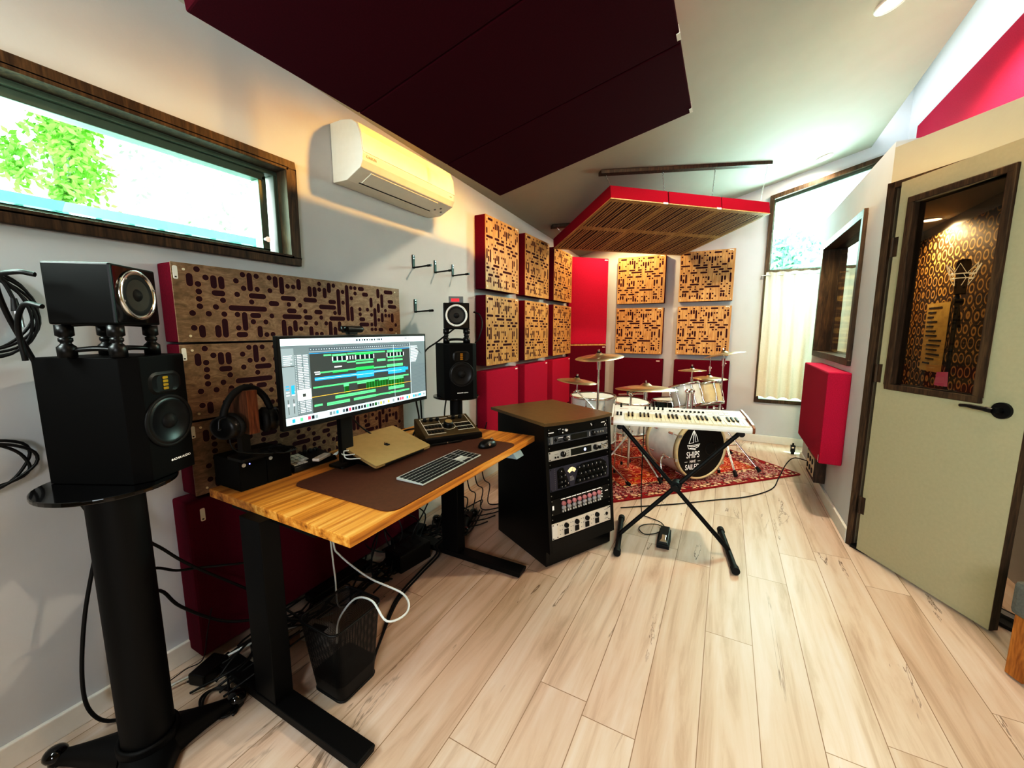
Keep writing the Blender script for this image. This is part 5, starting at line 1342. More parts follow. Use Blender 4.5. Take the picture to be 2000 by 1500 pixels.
q = MB(Lw); q.cyl(c + Vector((.0, -.06, 0)), c + Vector((0, -.035, 0)), .018, n=8); part('clutch_knob', q, M_black, t)
# pedal on the floor
t = thing('expression_pedal', 'small black foot pedal with a chrome tread on the floor under the keyboard stand', 'pedal', (-.255, 2.37, 0), math.radians(3))
q = MB(); q.prism([(-.035, 0), (.035, 0), (.038, .1), (.034, .22), (-.034, .22), (-.038, .1)], .002, .022); part('base', q, M_rubber, t, .003)
q = MB(); q.hexa([(-.03, .01, .022), (.03, .01, .022), (.03, .2, .022), (-.03, .2, .022), (-.026, .012, .026), (.026, .012, .026), (.026, .2, .05), (-.026, .2, .05)]); part('treadle', q, M_black, t, .004)
q = MB(Matrix.Translation((0, .03, .0285)) @ Matrix.Rotation(math.radians(6.6), 4, 'X')); q.prism([(-.022, 0), (.022, 0), (.012, .03), (.012, .075), (-.012, .075), (-.012, .03)], 0, .003); part('tread_plate', q, M_chrome, t, .001)
# ------------------------------------------------------------------ rug and drum kit
RC = Vector(((.656 - .674) / 2, (4.242 + 2.838) / 2, 0)) + Vector((-.707, .707, 0)) * RUG[1] / 2
q = MB(); q.prism(rrect(RUG[0], RUG[1], .03, 3), .001, .009)
o = link('oriental_rug', q.mesh('oriental_rug', M_rug, .002), None, (RC.x, RC.y, 0), (0, 0, math.radians(45.6)))
o['label'] = 'red oriental rug with a pale patterned border under the drum kit'; o['category'] = 'rug'
RZ = .010
dK = Vector((.707, -.707, 0))
def drum(name, label, top, axis, r, depth, mt, nl=6, hoopm=None, hoopw=.012, group='drums of the kit', headm=None, legs=0, floor_z=RZ, badge=None, cat='drum', lugang=0.):
    """top = centre of the batter head; axis points out of the batter head"""
    a = Vector(axis).normalized(); o = Vector(top) - a * depth
    base = Vector((o.x, o.y, floor_z)) if legs else o
    t = thing(name, label, cat, base, group=group)
    Fw = Matrix.Translation(-base) @ zframe(o, a)
    q = MB(); q.lathe([(r, .008), (r, depth - .008)], F=Fw, n=40); part('shell', q, mt, t)
    for z0, nm in ((depth, 1), (0, -1)):
        q = MB(); q.lathe([(.0005, z0 - .002 * nm), (r * .9, z0 - .002 * nm), (r * 1.01, z0 - .006 * nm)], F=Fw, n=40); part('head', q, headm or M_skin, t)
        q = MB(); q.lathe([(r * 1.0, z0 + .006 * nm), (r + .010, z0 + .008 * nm), (r + .012, z0 - .012 * nm), (r + .004, z0 - .014 * nm)], F=Fw, n=40); part('hoop', q, hoopm or M_chrome, t)
    for i in range(nl):
        an = 2 * PI * i / nl + lugang; cx, cy = (r + .007) * math.cos(an), (r + .007) * math.sin(an)
        q = MB(Fw)
        for zz in ((depth * .2, depth * .8) if depth > .14 else (depth * .5,)):
            q.cyl((cx, cy, zz - .02), (cx, cy, zz + .02), .008, n=10)
        lg = part('lug', q, M_chrome, t)
        q = MB(Fw); q.cyl(((r + .012) * math.cos(an), (r + .012) * math.sin(an), .004), ((r + .012) * math.cos(an), (r + .012) * math.sin(an), depth - .004), .0028, n=8); part('tension_rod', q, M_chrome, lg)
    for i in range(legs):
        an = 2 * PI * i / legs + .5; p = o + Vector((math.cos(an), math.sin(an), 0)) * (r + .02)
        q = MB(Matrix.Translation(-base)); q.cyl((p.x, p.y, o.z + depth * .55), (p.x, p.y, floor_z + .02), .006, n=10); q.box((p.x - .012 - 0, p.y - .012, o.z + depth * .3), (p.x + .012, p.y + .012, o.z + depth * .42)); lg = part('leg', q, M_chrome, t)
        q = MB(Matrix.Translation(-base)); q.cyl((p.x, p.y, floor_z), (p.x, p.y, floor_z + .03), .011, n=12); part('rubber_foot', q, M_rubber, lg)
    if badge is not None:
        an = badge
        p = Vector(((r + .001) * math.cos(an), (r + .001) * math.sin(an), depth * .55)); nn = Vector((math.cos(an), math.sin(an), 0))
        q = MB(Fw @ zframe(p, nn)); q.lathe([(.018, 0), (.017, .002), (.0004, .002)], n=20, scale=(1, 1)); part('badge', q, M_grey, t)
    return t, Fw
# kick
KR, KD_ = .252, .40
KF = Vector((-.131, 3.643, RZ + .27))
t = thing('bass_drum', 'big white bass drum with a black front head lettered SHIPS HAVE SAILED', 'drum', (KF.x, KF.y, RZ))
Fw = Matrix.Translation((-KF.x, -KF.y, -RZ)) @ frame(KF, Vector((.707, .707, 0)), Vector((0, 0, 1)), dK)     # x right seen from the front, y up, z out of the front
q = MB(Fw); q.lathe([(KR, -KD_ + .02), (KR, -.02)], F=None, n=56); part('shell', q, M_shell, t)
for z, nm in ((0, 1), (-KD_, -1)):
    q = MB(Fw); q.lathe([(KR - .012, z - .012 * nm), (KR - .010, z + .012 * nm), (KR + .006, z + .012 * nm), (KR + .008, z - .028 * nm), (KR, z - .028 * nm)], n=56); part('hoop', q, M_hoop, t)
    q = MB(Fw); q.lathe([(.0005, z + .0), (KR - .008, z + .0)], n=56)
    hd = part('head', q, M_bhead if nm == 1 else M_skin, t, label='black front head' if nm == 1 else None)
    if nm == 1:
        # lettering and sailing boat
        q = MB(Fw @ Matrix.Translation((-.08, -.028, .0012)))
        Mb_ = Fw @ Matrix.Translation((-.08, -.028, .0012)) @ Matrix.Translation((0, .02, 0)) @ Matrix.Scale(.84, 4)
        SXm = Matrix.Diagonal((.72, 1, 1, 1)); put_text(q, 'SHIPS', .078, Matrix.Translation((0, -.012, 0)) @ SXm, bold=.0010); put_text(q, 'HAVE', .034, Matrix.Translation((.0, -.068, 0)) @ SXm, bold=.0006); put_text(q, 'SAILED', .066, Matrix.Translation((.0, -.118, 0)) @ SXm, bold=.0010)
        q.box((-.08, -.07, 0), (-.052, -.066, .0004)); q.box((.052, -.07, 0), (.08, -.066, .0004))
        def stroke(ps, w=.0034):
            q.M = Mb_; q.tube([(x, y, 0) for x, y in ps], w, 5)
        stroke([(-.058, .085), (-.012, .205), (-.004, .215), (-.008, .15), (-.002, .09), (-.058, .085)]); stroke([(-.004, .215), (.03, .16), (.052, .10), (.02, .095), (.012, .15), (-.004, .215)])
        stroke([(-.075, .068), (-.03, .062), (.03, .066), (.075, .072), (.06, .045), (.02, .03), (-.03, .036), (-.058, .03), (-.075, .068)]); stroke([(-.06, .055), (0, .05), (.062, .056)]); stroke([(-.055, .03), (0, .02), (.03, .014)])
        part('painted_lettering', q, M_print, hd)
        q = MB(Fw @ Matrix.Translation((.10, .0, .0012))); q.lathe([(.058, 0), (.05, .0015)], n=28); part('port_ring', q, M_gloss, hd)
for i in range(8):
    an = 2 * PI * i / 8 + .25; cx, cy = (KR + .012) * math.cos(an), (KR + .012) * math.sin(an)
    q = MB(Fw)
    for z in (-.10, -KD_ + .10): q.cyl((cx, cy, z - .028), (cx, cy, z + .028), .010, n=10)
    lg = part('lug', q, M_chrome, t)
    q = MB(Fw); q.cyl((cx, cy, -.02), (cx, cy, .008), .0035, n=8); q.cyl((cx * 1.0, cy * 1.0, -.09), (cx, cy, -.02), .003, n=8); q.box((cx - .012, cy - .012, .004), (cx + .012, cy + .012, .016)); part('claw_hook', q, M_chrome, lg)
for s in (-1, 1):
    q = MB(Fw); a0 = (s * (KR + .004) * .94, -.08, -.16)
    q.ball(a0, .026, sc=(.7, 1, 1)); q.tube(spline([a0, (s * (KR + .03), -.10, -.145), (s * (KR + .045), -.17, -.12), (s * (KR + .052), -.265, -.095)], 5), .0095, 10); sp = part('spur', q, M_chrome, t)
    q = MB(Fw); q.cyl((s * (KR + .052), -.27, -.095), (s * (KR + .051), -.245, -.098), .013, n=12); part('rubber_tip', q, M_rubber, sp)
# tom holder on the kick
q = MB(); top = KF - dK * .17 + Vector((0, 0, KR + .002))
q.cyl(top, top + Vector((0, 0, .05)), .03, n=20)
for s in (-1, 1):
    p = top + Vector((.707, .707, 0)) * .025 * s + Vector((0, 0, .05)); q.cyl(p, p + Vector((0, 0, .16)), .012, n=14); q.ball(p + Vector((0, 0, .17)), .022)
solo('tom_holder', q, M_chrome, 'chrome double tom holder standing on the white bass drum', 'drum hardware')
dr_ = Vector((-.707, .707, 0))
drum('rack_tom', 'small white rack tom tilted back, left one above the bass drum', Vector((-.325, 3.99, .78)), dr_ * .28 + Vector((-.1, -.05, 1)), .125, .20, M_shell, badge=None)
drum('rack_tom', 'small cream rack tom with a dark badge, right one above the bass drum', Vector((-.148, 4.205, .775)), dr_ * .33 + Vector((0, 0, 1)), .118, .20, M_shellc, badge=-2.2, lugang=.35)
drum('floor_tom', 'wide white floor tom behind the equipment rack, beneath the tall crash cymbal', Vector((-1.00, 3.385, .715)), (0, 0, 1), .19, .40, M_shell, 8, legs=3)
drum('floor_tom', 'white floor tom behind the left end of the synthesizer keyboard', Vector((-.79, 3.93, .60)), (.05, -.02, 1), .18, .30, M_shell, 8, legs=3)
t, Fw = drum('snare_drum', 'dark green-black snare drum between the floor tom and the rack toms', Vector((-.47, 4.28, .585)), (-.05, .03, 1), .165, .14, M_dark_shell, 8, group='drums of the kit')
def tripod(t, Lm, x, y, z0, hub, n=3, spread=.34, ang0=0., foot=RZ, mt=None, angs=None):
    mt = mt or M_chrome
    for i in range(n):
        a = angs[i] if angs else ang0 + 2 * PI * i / n; c, s = math.cos(a), math.sin(a)
        tip = Vector((x + c * spread, y + s * spread, foot + .012)); hb = Vector((x + c * .02, y + s * .02, hub))
        sd = Vector((-s, c, 0)) * .008
        q = MB(Lm)
        for k in (-1, 1): q.cyl(hb + sd * k, tip + sd * k * .6, .0055, n=8)
        mid = hb.lerp(tip, .45); q.cyl(mid, (x, y, mid.z - .05), .0045, n=8)
        lg = part('leg', q, mt, t)
        d = (tip - hb).normalized(); q = MB(Lm); q.cyl(tip - d * .05, tip, .012, .017, n=10); part('rubber_foot', q, M_rubber, lg)
def cym_prof(r): return [(.0006, .018 * r / .2 + .004), (r * .10, .016 * r / .2 + .003), (r * .17, .006 * r / .2 + .001), (r * .22, .0), (r * .6, -.006 * r / .2), (r, -.022 * r / .2)]
def cymbal(label, c, r, axis=(0, 0, 1), cat='cymbal', group='cymbals of the kit', name='cymbal', two=False):
    a = Vector(axis).normalized()
    t = thing(name, label, cat, c, group=group)
    Fw = zframe((0, 0, 0), a)
    p = cym_prof(r)
    q = MB(); q.lathe(p + [(x, z - .0012) for x, z in p[::-1]], F=Fw, n=56); part('plate', q, M_cym, t)
    if two:
        q = MB(); q.lathe([(x, -z - .02 - .022 * r / .2) for x, z in p], F=Fw, n=56); part('bottom_plate', q, M_cym, t)
    q = MB(Fw); q.cyl((0, 0, .012), (0, 0, .026), .014, n=16); part('felt', q, M_blackm, t)
    q = MB(Fw); q.cyl((0, 0, .026), (0, 0, .042), .007, n=12); q.box((-.016, -.004, .034), (.016, .004, .044)); part('wing_nut', q, M_chrome, t)
    return t
def stand(label, x, y, top, zc=None, boom=None, tilt=None, hub=.33, spread=.34, ang0=0., foot=RZ, name='cymbal_stand', angs=None):
    t = thing(name, label, 'cymbal stand', (x, y, foot), group='chrome stands of the kit')
    Lm = Matrix.Translation((-x, -y, -foot))
    z1 = zc if boom else top
    q = MB(Lm); q.cyl((x, y, .07), (x, y, z1 * .55), .0125, n=16); part('lower_tube', q, M_chrome, t)
    q = MB(Lm); q.cyl((x, y, z1 * .55), (x, y, z1), .0085, n=14); part('upper_tube', q, M_chrome, t)
    for z in (z1 * .55, hub): 
        q = MB(Lm); q.cyl((x, y, z - .022), (x, y, z + .022), .019, n=16); q.cyl((x - .045, y, z), (x + .03, y, z), .007, n=10); q.box((x - .06, y - .004, z - .012), (x - .042, y + .004, z + .012)); part('clamp', q, M_chrome, t)
    if boom:
        bx = Vector(boom); p = Vector((x, y, z1)); d = (bx - p).normalized()
        q = MB(Lm); q.cyl(p - d * .22, bx, .0075, n=12); part('boom_arm', q, M_chrome, t)
        q = MB(Lm); q.ball(p, .024); q.box((p.x - .035, p.y - .008, p.z - .008), (p.x + .035, p.y + .008, p.z + .03)); part('boom_clamp', q, M_chrome, t)
        p1 = bx
    else: p1 = Vector((x, y, z1))
    q = MB(Lm); q.cyl(p1 + Vector((0, 0, -.05)), p1 + Vector((0, 0, .02)), .015, .017, n=14); q.cyl(p1 + Vector((0, 0, .02)), p1 + Vector((0, 0, .055)), .004, n=8); part('tilter', q, M_chrome, t)
    tripod(t, Lm, x, y, 0, hub, ang0=ang0, spread=spread, foot=foot, angs=angs)
    return t
# left pair of cymbals in front of the floor tom
stand('chrome stand carrying the tall left crash cymbal, behind the equipment rack', -.845, 2.985, 1.035, hub=.34, ang0=.9, foot=.0)
cymbal('crash cymbal on the tall stand at the left of the kit', Vector((-.845, 2.985, 1.096)), .182, (-.05, -.10, 1))
q = MB(); q.tube([(-.86, 2.995, .66), (-.93, 2.99, .735), (-1.015, 2.985, .805)], .006, 8); q.cyl((-1.015, 2.985, .80), (-1.012, 2.985, .893), .007, n=10); q.ball((-1.015, 2.985, .805), .016); q.cyl((-1.035, 2.96, .80), (-.995, 3.01, .81), .006, n=8)
solo('chrome_boom', q, M_chrome, 'short chrome arm holding the lowest left cymbal', 'drum hardware')
cymbal('small upturned cymbal at the far left of the kit', Vector((-1.016, 2.985, .90)), .156, (.09, .02, 1))
stand('chrome boom stand holding the widest cymbal, in front of a floor tom', -.70, 3.50, .8, zc=.735, boom=(-.548, 3.32, .775), hub=.36, spread=.32, ang0=-.35)
cymbal('widest flat ride cymbal in the middle of the kit', Vector((-.548, 3.32, .838)), .243, (-.03, .05, 1))
stand('chrome stand holding the steeply tilted right crash cymbal by the window', -.012, 4.2, 1.0, hub=.40, spread=.37, angs=(-.30, -1.12, 1.7))
cymbal('right crash cymbal tilted steeply toward the kit', Vector((-.012, 4.2, 1.072)), .178, (-.20, .05, 1))
q = MB(); q.cyl((-.262, 4.02, .79), (-.262, 4.02, .915), .0075, n=10); q.cyl((-.262, 4.02, .80), (-.262, 4.02, .85), .014, n=12); solo('chrome_boom', q, M_chrome, 'chrome rod holding the small splash cymbal above the toms', 'drum hardware')
cymbal('small splash cymbal between the rack toms', Vector((-.262, 4.02, .925)), .122, (-.04, 0, 1))
t = stand('chrome hi-hat stand behind the right rack tom', -.13, 4.47, .70, hub=.3, spread=.27, ang0=.4, name='hi_hat_stand')
cymbal('pair of hi-hat cymbals with a tall rod, behind the right rack tom', Vector((-.13, 4.47, .815)), .168, (0, 0, 1), name='hi_hat_cymbals', two=True)
q = MB(); q.cyl((-.13, 4.47, .86), (-.127, 4.472, 1.02), .0035, n=8); q.cyl((-.13, 4.47, .87), (-.13, 4.47, .92), .013, n=12); q.cyl((-.145, 4.46, .905), (-.115, 4.48, .905), .006, n=8); solo('hi_hat_clutch', q, M_chrome, 'chrome hi-hat clutch and pull rod above the hi-hat pair', 'drum hardware')
# throne and pedal
t = thing('drum_throne', 'round black drum throne behind the floor toms', 'stool', (-.98, 4.28, RZ))
q = MB(); q.lathe([(.0005, .40), (.16, .40), (.175, .42), (.17, .46), (.13, .475), (.0005, .478)], n=36); part('seat', q, M_black, t)
q = MB(); q.cyl((0, 0, .08), (0, 0, .40), .016, n=14); part('post', q, M_chrome, t); tripod(t, Matrix.Identity(4), 0, 0, 0, .28, spread=.24, ang0=.3, foot=0)
rp = KF - dK * (KD_ + .10)
t = thing('kick_pedal', 'bass drum pedal behind the white bass drum', 'pedal', (rp.x, rp.y, RZ), math.atan2(dK.y, dK.x))
part('footboard', MB().hexa([(-.25, -.035, .004), (.02, -.035, .004), (.02, .035, .004), (-.25, .035, .004), (-.25, -.035, .02), (.02, -.035, .06), (.02, .035, .06), (-.25, .035, .02)]), M_steel, t)
q = MB(); q.cyl((.03, -.05, 0), (.03, -.05, .2), .008).cyl((.03, .05, 0), (.03, .05, .2), .008).cyl((.03, -.05, .19), (.03, .05, .19), .007); q.cyl((.03, 0, .19), (.06, 0, .30), .004); q.ball((.06, 0, .30), .02); part('beater_frame', q, M_chrome, t)
# ------------------------------------------------------------------ air conditioner
t = thing('air_conditioner', 'white split air conditioner high on the left wall beside the window', 'air conditioner', (LX0 + .002, 1.455, 2.0))
F = frame((0, 0, 0), (1, 0, 0), (0, 0, 1), (0, -1, 0))
prof = [(0, .02), (.10, .018), (.198, .062), (.214, .092), (.216, .125), (.206, .215), (.185, .262), (.15, .285), (.08, .298), (0, .298)]
part('casing', MB().prism(prof, -.735, 0, F), M_acw, t, .004)
q = MB(); q.prism([(.2145, .13), (.2185, .13), (.209, .218), (.188, .265), (.184, .262), (.2045, .215)], -.732, -.004, F); part('front_cover', q, M_acw, t, .001)
q = MB(); dn = Vector((.098, .044)).normalized(); nn_ = (dn[1], -dn[0])
def underp(s, o): return (.10 + dn[0] * s + nn_[0] * o, .018 + dn[1] * s + nn_[1] * o)
q.prism([underp(.018, 0), underp(.018, .004), underp(.095, .004), underp(.095, 0)], -.60, -.075, F); part('louvre_flap', q, M_acw, t, .001)
q = MB(); q.prism([underp(.008, 0), underp(.008, .0012), underp(.0135, .0012), underp(.0135, 0)], -.615, -.065, F); part('air_slot', q, M_ink, t)
q = MB(); put_text(q, 'DAIKIN', .019, frame((.2165, .055, .112), (0, 1, 0), (-.12, 0, 1), (1, 0, .12)), bold=.0003); q.box((.2166, .68, .108), (.2172, .70, .112)); part('front_lettering', q, M_grey, t)
q = MB()
for a, c in ((.63, .03), (.66, .055), (.69, .03)): q.prism([underp(c, 0), underp(c, .001), underp(c + .012, .001), underp(c + .012, 0)], -a - .014, -a, F)
part('indicator_window', q, M_grey, t)
# ------------------------------------------------------------------ wall hooks
for (y, z, lab) in ((2.028, 1.715, 'black steel wall hook, upper left one nearest the air conditioner'), (2.246, 1.712, 'black steel wall hook, middle one of the upper row'), (2.446, 1.712, 'black steel wall hook, upper right one next to the slotted panels'), (2.033, 1.437, 'black steel wall hook, single lower one above the monitor corner')):
    t = thing('hanging_hook', lab, 'hook', (LX0 + .0015, y, z - .04), group='black hooks on the left wall')
    q = MB(); q.box((0, -.011, 0), (.004, .011, .085)); pl = part('back_plate', q, plain('gunmetal', '#2c3a38', .45, .4) if 'gunmetal' not in bpy.data.materials else bpy.data.materials['gunmetal'], t, .001)
    for zz in (.062, .078): part('screw', MB().cyl((.004, 0, zz), (.0055, 0, zz), .004, n=10), M_steel, pl)
    q = MB(); q.tube([(.004, 0, .006), (.12, 0, .010)], .005, 8); q.cyl((.115, 0, .0098), (.145, 0, .0108), .0075, n=10); part('peg', q, M_black, t)
# ------------------------------------------------------------------ cables
def cable(pts, r, label, group=None, mt=None, k=6, name='cable', cat='cable'):
    q = MB(); q.tube(spline(pts, k), r, 7); return solo(name, q, mt or M_cable, label, cat, group)
wx = LX0 + .02
# coil hung on the wall at the left edge
q = MB(); pts = []
for i in range(64):
    a = i * 2 * PI / 14; rr_ = .115 + .012 * math.sin(i * .83)
    pts.append((wx + .004 + .0055 * (i // 14) + .002 * math.sin(i), .275 + rr_ * .92 * math.sin(a), 1.335 + rr_ * 1.0 * math.cos(a)))
q.tube(spline(pts, 3), .0036, 7)
t = thing('hanging_cable_coil', 'coiled black microphone cable with a metal plug hanging on the wall at the left edge', 'cable', (wx, .275, 1.2))
q.v = [(p[0] - wx, p[1] - .275, p[2] - 1.2) for p in q.v]
part('coil', q, M_cable, t)
q = MB(); q.tube(spline([(.02, .03, .24), (.03, .055, .22), (.032, .07, .17)], 5), .0045, 7); q.cyl((.032, .07, .175), (.032, .071, .14), .006, .010, n=12); part('lead', q, M_cable, t)
q = MB(); q.cyl((.032, .071, .14), (.032, .072, .095), .0098, n=16); part('plug', q, M_steel, t)
part('hook', MB().tube([(-.018, .0, .255), (.05, 0, .258)], .005, 8), M_black, t)
# second coil lower down behind the speaker
q = MB(); pts = []
for i in range(40):
    a = i * 2 * PI / 13; pts.append((wx + .006 + .005 * (i // 13), .21 + (.125 + .012 * math.sin(i * 1.1)) * math.sin(a), .915 + .07 * math.cos(a) + .01 * math.sin(i * .7)))
q.tube(spline(pts, 3), .004, 6); solo('hanging_cable_coil', q, M_cable, 'loose coil of black cable on the wall behind the left monitor cabinet', 'cable')
# leads of the left monitors
cable([(-1.475, .33, 1.42), (-1.50, .305, 1.425), (-1.56, .285, 1.41), (-1.60, .30, 1.33), (-1.63, .34, 1.2)], .006, 'thick black lead from the back of the left cube speaker, upper plug', 'leads of the left cube speaker')
cable([(-1.48, .335, 1.345), (-1.52, .315, 1.35), (-1.575, .31, 1.30), (-1.585, .315, 1.21)], .006, 'thick black lead from the back of the left cube speaker, lower plug', 'leads of the left cube speaker')
cable([(-1.63, .36, .845), (-1.68, .40, .76), (-1.70, .43, .66), (-1.71, .415, .58), (-1.715, .375, .40), (-1.72, .35, .20), (-1.715, .355, .08), (-1.70, .40, .012), (-1.66, .50, .008)], .0055, 'black power lead looping down the wall beside the left speaker column', 'leads beside the left column')
cable([(-1.61, .37, .845), (-1.655, .42, .74), (-1.66, .455, .64), (-1.66, .50, .62), (-1.67, .56, .55), (-1.655, .64, .44), (-1.62, .85, .20), (-1.56, .98, .02)], .005, 'black signal lead from the left speaker across the dark red panel, upper one', 'leads beside the left column')
cable([(-1.60, .47, .53), (-1.65, .54, .49), (-1.672, .60, .44), (-1.66, .66, .42), (-1.62, .74, .40), (-1.59, .86, .36)], .0045, 'black signal lead from the left speaker across the dark red panel, short upper one', 'leads beside the left column')
cable([(-1.60, .46, .45), (-1.66, .545, .40), (-1.67, .60, .30), (-1.64, .72, .17), (-1.57, .88, .10), (-1.5, 1.0, .012)], .0055, 'black signal lead from the left speaker across the dark red panel, lowest one', 'leads beside the left column')
# white network leads under the desk
cable([(-1.42, 1.04, .677), (-1.42, 1.045, .40), (-1.40, 1.06, .33), (-1.22, 1.05, .29), (-1.04, 1.055, .275), (-.97, 1.0, .262), (-1.0, .93, .262), (-1.10, .955, .29), (-1.2, .96, .26), (-1.26, .93, .17), (-1.24, .90, .10)], .0042, 'white network cable looping from the desk over the basket rim', 'white cables under the desk', M_wcable)
cable([(-1.44, 1.03, .677), (-1.46, 1.06, .42), (-1.47, 1.08, .2), (-1.5, 1.12, .012), (-1.55, 1.3, .008), (-1.60, 1.62, .008), (-1.64, 1.9, .008)], .004, 'white network cable dropping from the desk to the floor by the wall', 'white cables under the desk', M_wcable)
cable([(-1.70, .48, .02), (-1.665, .62, .02), (-1.60, .78, .045), (-1.57, .95, .012), (-1.50, 1.08, .01)], .0045, 'white cable along the skirting under the dark red panel', 'white cables under the desk', M_wcable)
# the tangle under the desk
rr = random.Random(21)
q = MB()
for i in range(13):
    y = .85 + .09 * i; x = -1.66 + .1 * rr.random()
    pts = []
    for j in range(9):
        pts.append((max(-1.74, min(-1.40, x + rr.uniform(-.10, .16))), y + rr.uniform(-.16, .28) + .04 * j, .006 + .008 * rr.random() + .03 * (j % 3 == 1) * rr.random()))
    q.tube(spline(pts, 6), .0042, 6)
solo('cable_tangle', q, M_cable, 'tangle of black cables on the floor along the wall under the desk', 'cables', stuff=True)
for i in range(9):
    y = 1.38 + .05 * i + rr.uniform(-.02, .02); x = -1.62 + rr.uniform(-.06, .10)
    cable([(x, y, .677), (x + rr.uniform(-.03, .03), y + rr.uniform(-.05, .05), .5), (x + rr.uniform(-.06, .06), y + rr.uniform(-.10, .10), .3), (x + rr.uniform(-.05, .08), y + rr.uniform(-.14, .14), .12), (x + rr.uniform(-.04, .1), y + rr.uniform(-.1, .1), .012), (x + .05, y + .15, .008)], .004, 'black cable hanging behind the right half of the desk', 'cables hanging behind the desk')
for i in range(5):
    y = 2.02 + .10 * i
    cable([(-1.58 + .02 * i, y, .62), (-1.57, y + .02, .4), (-1.50 + .02 * rr.random(), y - .06, .22), (-1.54, y + .1, .10), (-1.48, y - .02, .012), (-1.38, y + .05, .01), (-1.34, y + .14, .008)], .004, 'black cable hanging in the gap between the desk and the rack', 'cables between desk and rack')
for i in range(2):
    cable([(-1.13 - .02 * i, .97 + .02 * i, .008), (-1.18, 1.05, .008), (-1.30 - .015 * i, 1.28, .008), (-1.345 - .018 * i, 1.5, .008), (-1.352 - .02 * i, 1.66, .03), (-1.40 - .02 * i, 1.70, .044), (-1.405 - .02 * i, 1.80, .044), (-1.39 - .02 * i, 1.86, .03), (-1.37 - .02 * i, 2.0, .008), (-1.46 - .02 * i, 2.28, .008)], .005, 'long black cable running along the floor past the basket, %s' % ('outer one', 'inner one')[i], 'long floor cables')
q = MB(); pts = []
for i in range(20):
    a = i * 2 * PI / 8.5; pts.append((-1.47 + .075 * math.cos(a) + .01 * math.sin(i), .60 + .045 * math.sin(a), .008 + .0035 * (i // 8)))
q.tube(spline([(-1.62, .70, .03)] + pts, 4), .0042, 6); solo('cable_coil', q, M_cable, 'small loop of black cable on the floor beside the left speaker foot', 'cable')
for i in range(7):
    x = -1.66 + .03 * i; cable([(x, .55 + rr.random() * .1, .01), (x + rr.uniform(-.06, .08), .72, .02 + .05 * rr.random()), (x + rr.uniform(-.08, .06), .86, .012 + .06 * rr.random()), (x + rr.uniform(-.02, .06), 1.02, .01)], .004, 'black cable in the knot behind the left desk foot', 'cables behind the left desk foot')
cable([(-1.72, .53, .008), (-1.705, .60, .03), (-1.66, .64, .06), (-1.65, .66, .16), (-1.645, .68, .25)], .0018, 'hair-thin dark wire standing up in front of the red panel')
# power gear on the floor
def brick(label, lo, hi, rz=0., outlets=0, cat='power supply', name='power_supply', mt=None):
    c = ((lo[0] + hi[0]) / 2, (lo[1] + hi[1]) / 2); t = thing(name, label, cat, (c[0], c[1], .0), rz, 'power boxes on the floor')
    hx, hy = (hi[0] - lo[0]) / 2, (hi[1] - lo[1]) / 2
    part('case', MB().box((-hx, -hy, .002), (hx, hy, hi[2])), mt or M_black, t, .006)
    for i in range(outlets): part('outlet', MB().box((-hx * .5, -hy * .8 + i * 1.6 * hy / max(1, outlets), hi[2]), (hx * .5, -hy * .8 + (i + .7) * 1.6 * hy / max(1, outlets), hi[2] + .002)), M_rubber, t)
    part('cord_stub', MB().cyl((0, hy, .02), (0, hy + .03, .02), .006, n=8), M_cable, t)
    return t
brick('large black power unit on the floor under the middle of the desk', (-1.56, 1.46), (-1.425, 1.67, .10), -.15, 3)
brick('black power adapter on the floor beside the left desk foot, left one', (-1.67, .595), (-1.60, .70, .045), .3)
brick('black power adapter on the floor behind the left desk foot, right one', (-1.58, .76), (-1.50, .88, .05), -.25)
brick('black power strip against the wall under the desk', (-1.70, 1.08), (-1.63, 1.42, .04), .0, 5)
brick('black plug block behind the power unit under the desk', (-1.69, 1.62), (-1.60, 1.86, .06), .1, 2)
brick('white network box with sockets on the floor behind the basket', (-1.50, .925), (-1.36, 1.0, .05), .2, 1, 'network box', 'network_box', M_wplast)
# leads at the monitor, right speaker and controller
cable([(-1.39, 1.56, 1.14), (-1.46, 1.66, 1.10), (-1.45, 1.67, 1.0), (-1.43, 1.60, .93), (-1.45, 1.64, .80), (-1.46, 1.6, .722)], .0045, 'black lead behind the right edge of the monitor', 'leads at the monitor')
cable([(-1.40, 1.15, .93), (-1.44, 1.24, .85), (-1.43, 1.33, .78), (-1.45, 1.45, .73), (-1.47, 1.56, .724)], .0035, 'black lead from under the monitor to the back of the desk', 'leads at the monitor')
cable([(-1.53, 2.19, 1.34), (-1.60, 2.02, 1.22), (-1.69, 1.98, 1.14), (-1.685, 1.92, .98), (-1.66, 1.90, .80), (-1.655, 1.9, .60)], .005, 'black lead looping down the left side of the right speaker', 'leads of the right speaker')
cable([(-1.45, 2.19, 1.40), (-1.41, 2.20, 1.38), (-1.385, 2.19, 1.32), (-1.40, 2.17, 1.23), (-1.44, 2.19, 1.205)], .0045, 'black lead looping at the right side of the small right cube speaker', 'leads of the right speaker')
cable([(-1.56, 2.03, .858), (-1.57, 2.02, .76), (-1.575, 2.02, .6)], .0045, 'black lead dropping straight from the right speaker plate', 'leads of the right speaker')
cable([(-1.47, 1.66, .75), (-1.52, 1.62, .74), (-1.56, 1.55, .73), (-1.54, 1.47, .726), (-1.46, 1.45, .722), (-1.40, 1.50, .722), (-1.42, 1.56, .722)], .005, 'black lead curling on the desk beside the monitor controller', 'leads at the monitor')
cable([(-1.17, 2.50, .64), (-1.24, 2.44, .71), (-1.285, 2.40, .67), (-1.31, 2.38, .5), (-1.30, 2.4, .2), (-1.33, 2.45, .01)], .0045, 'black lead arching from the back of the rack')
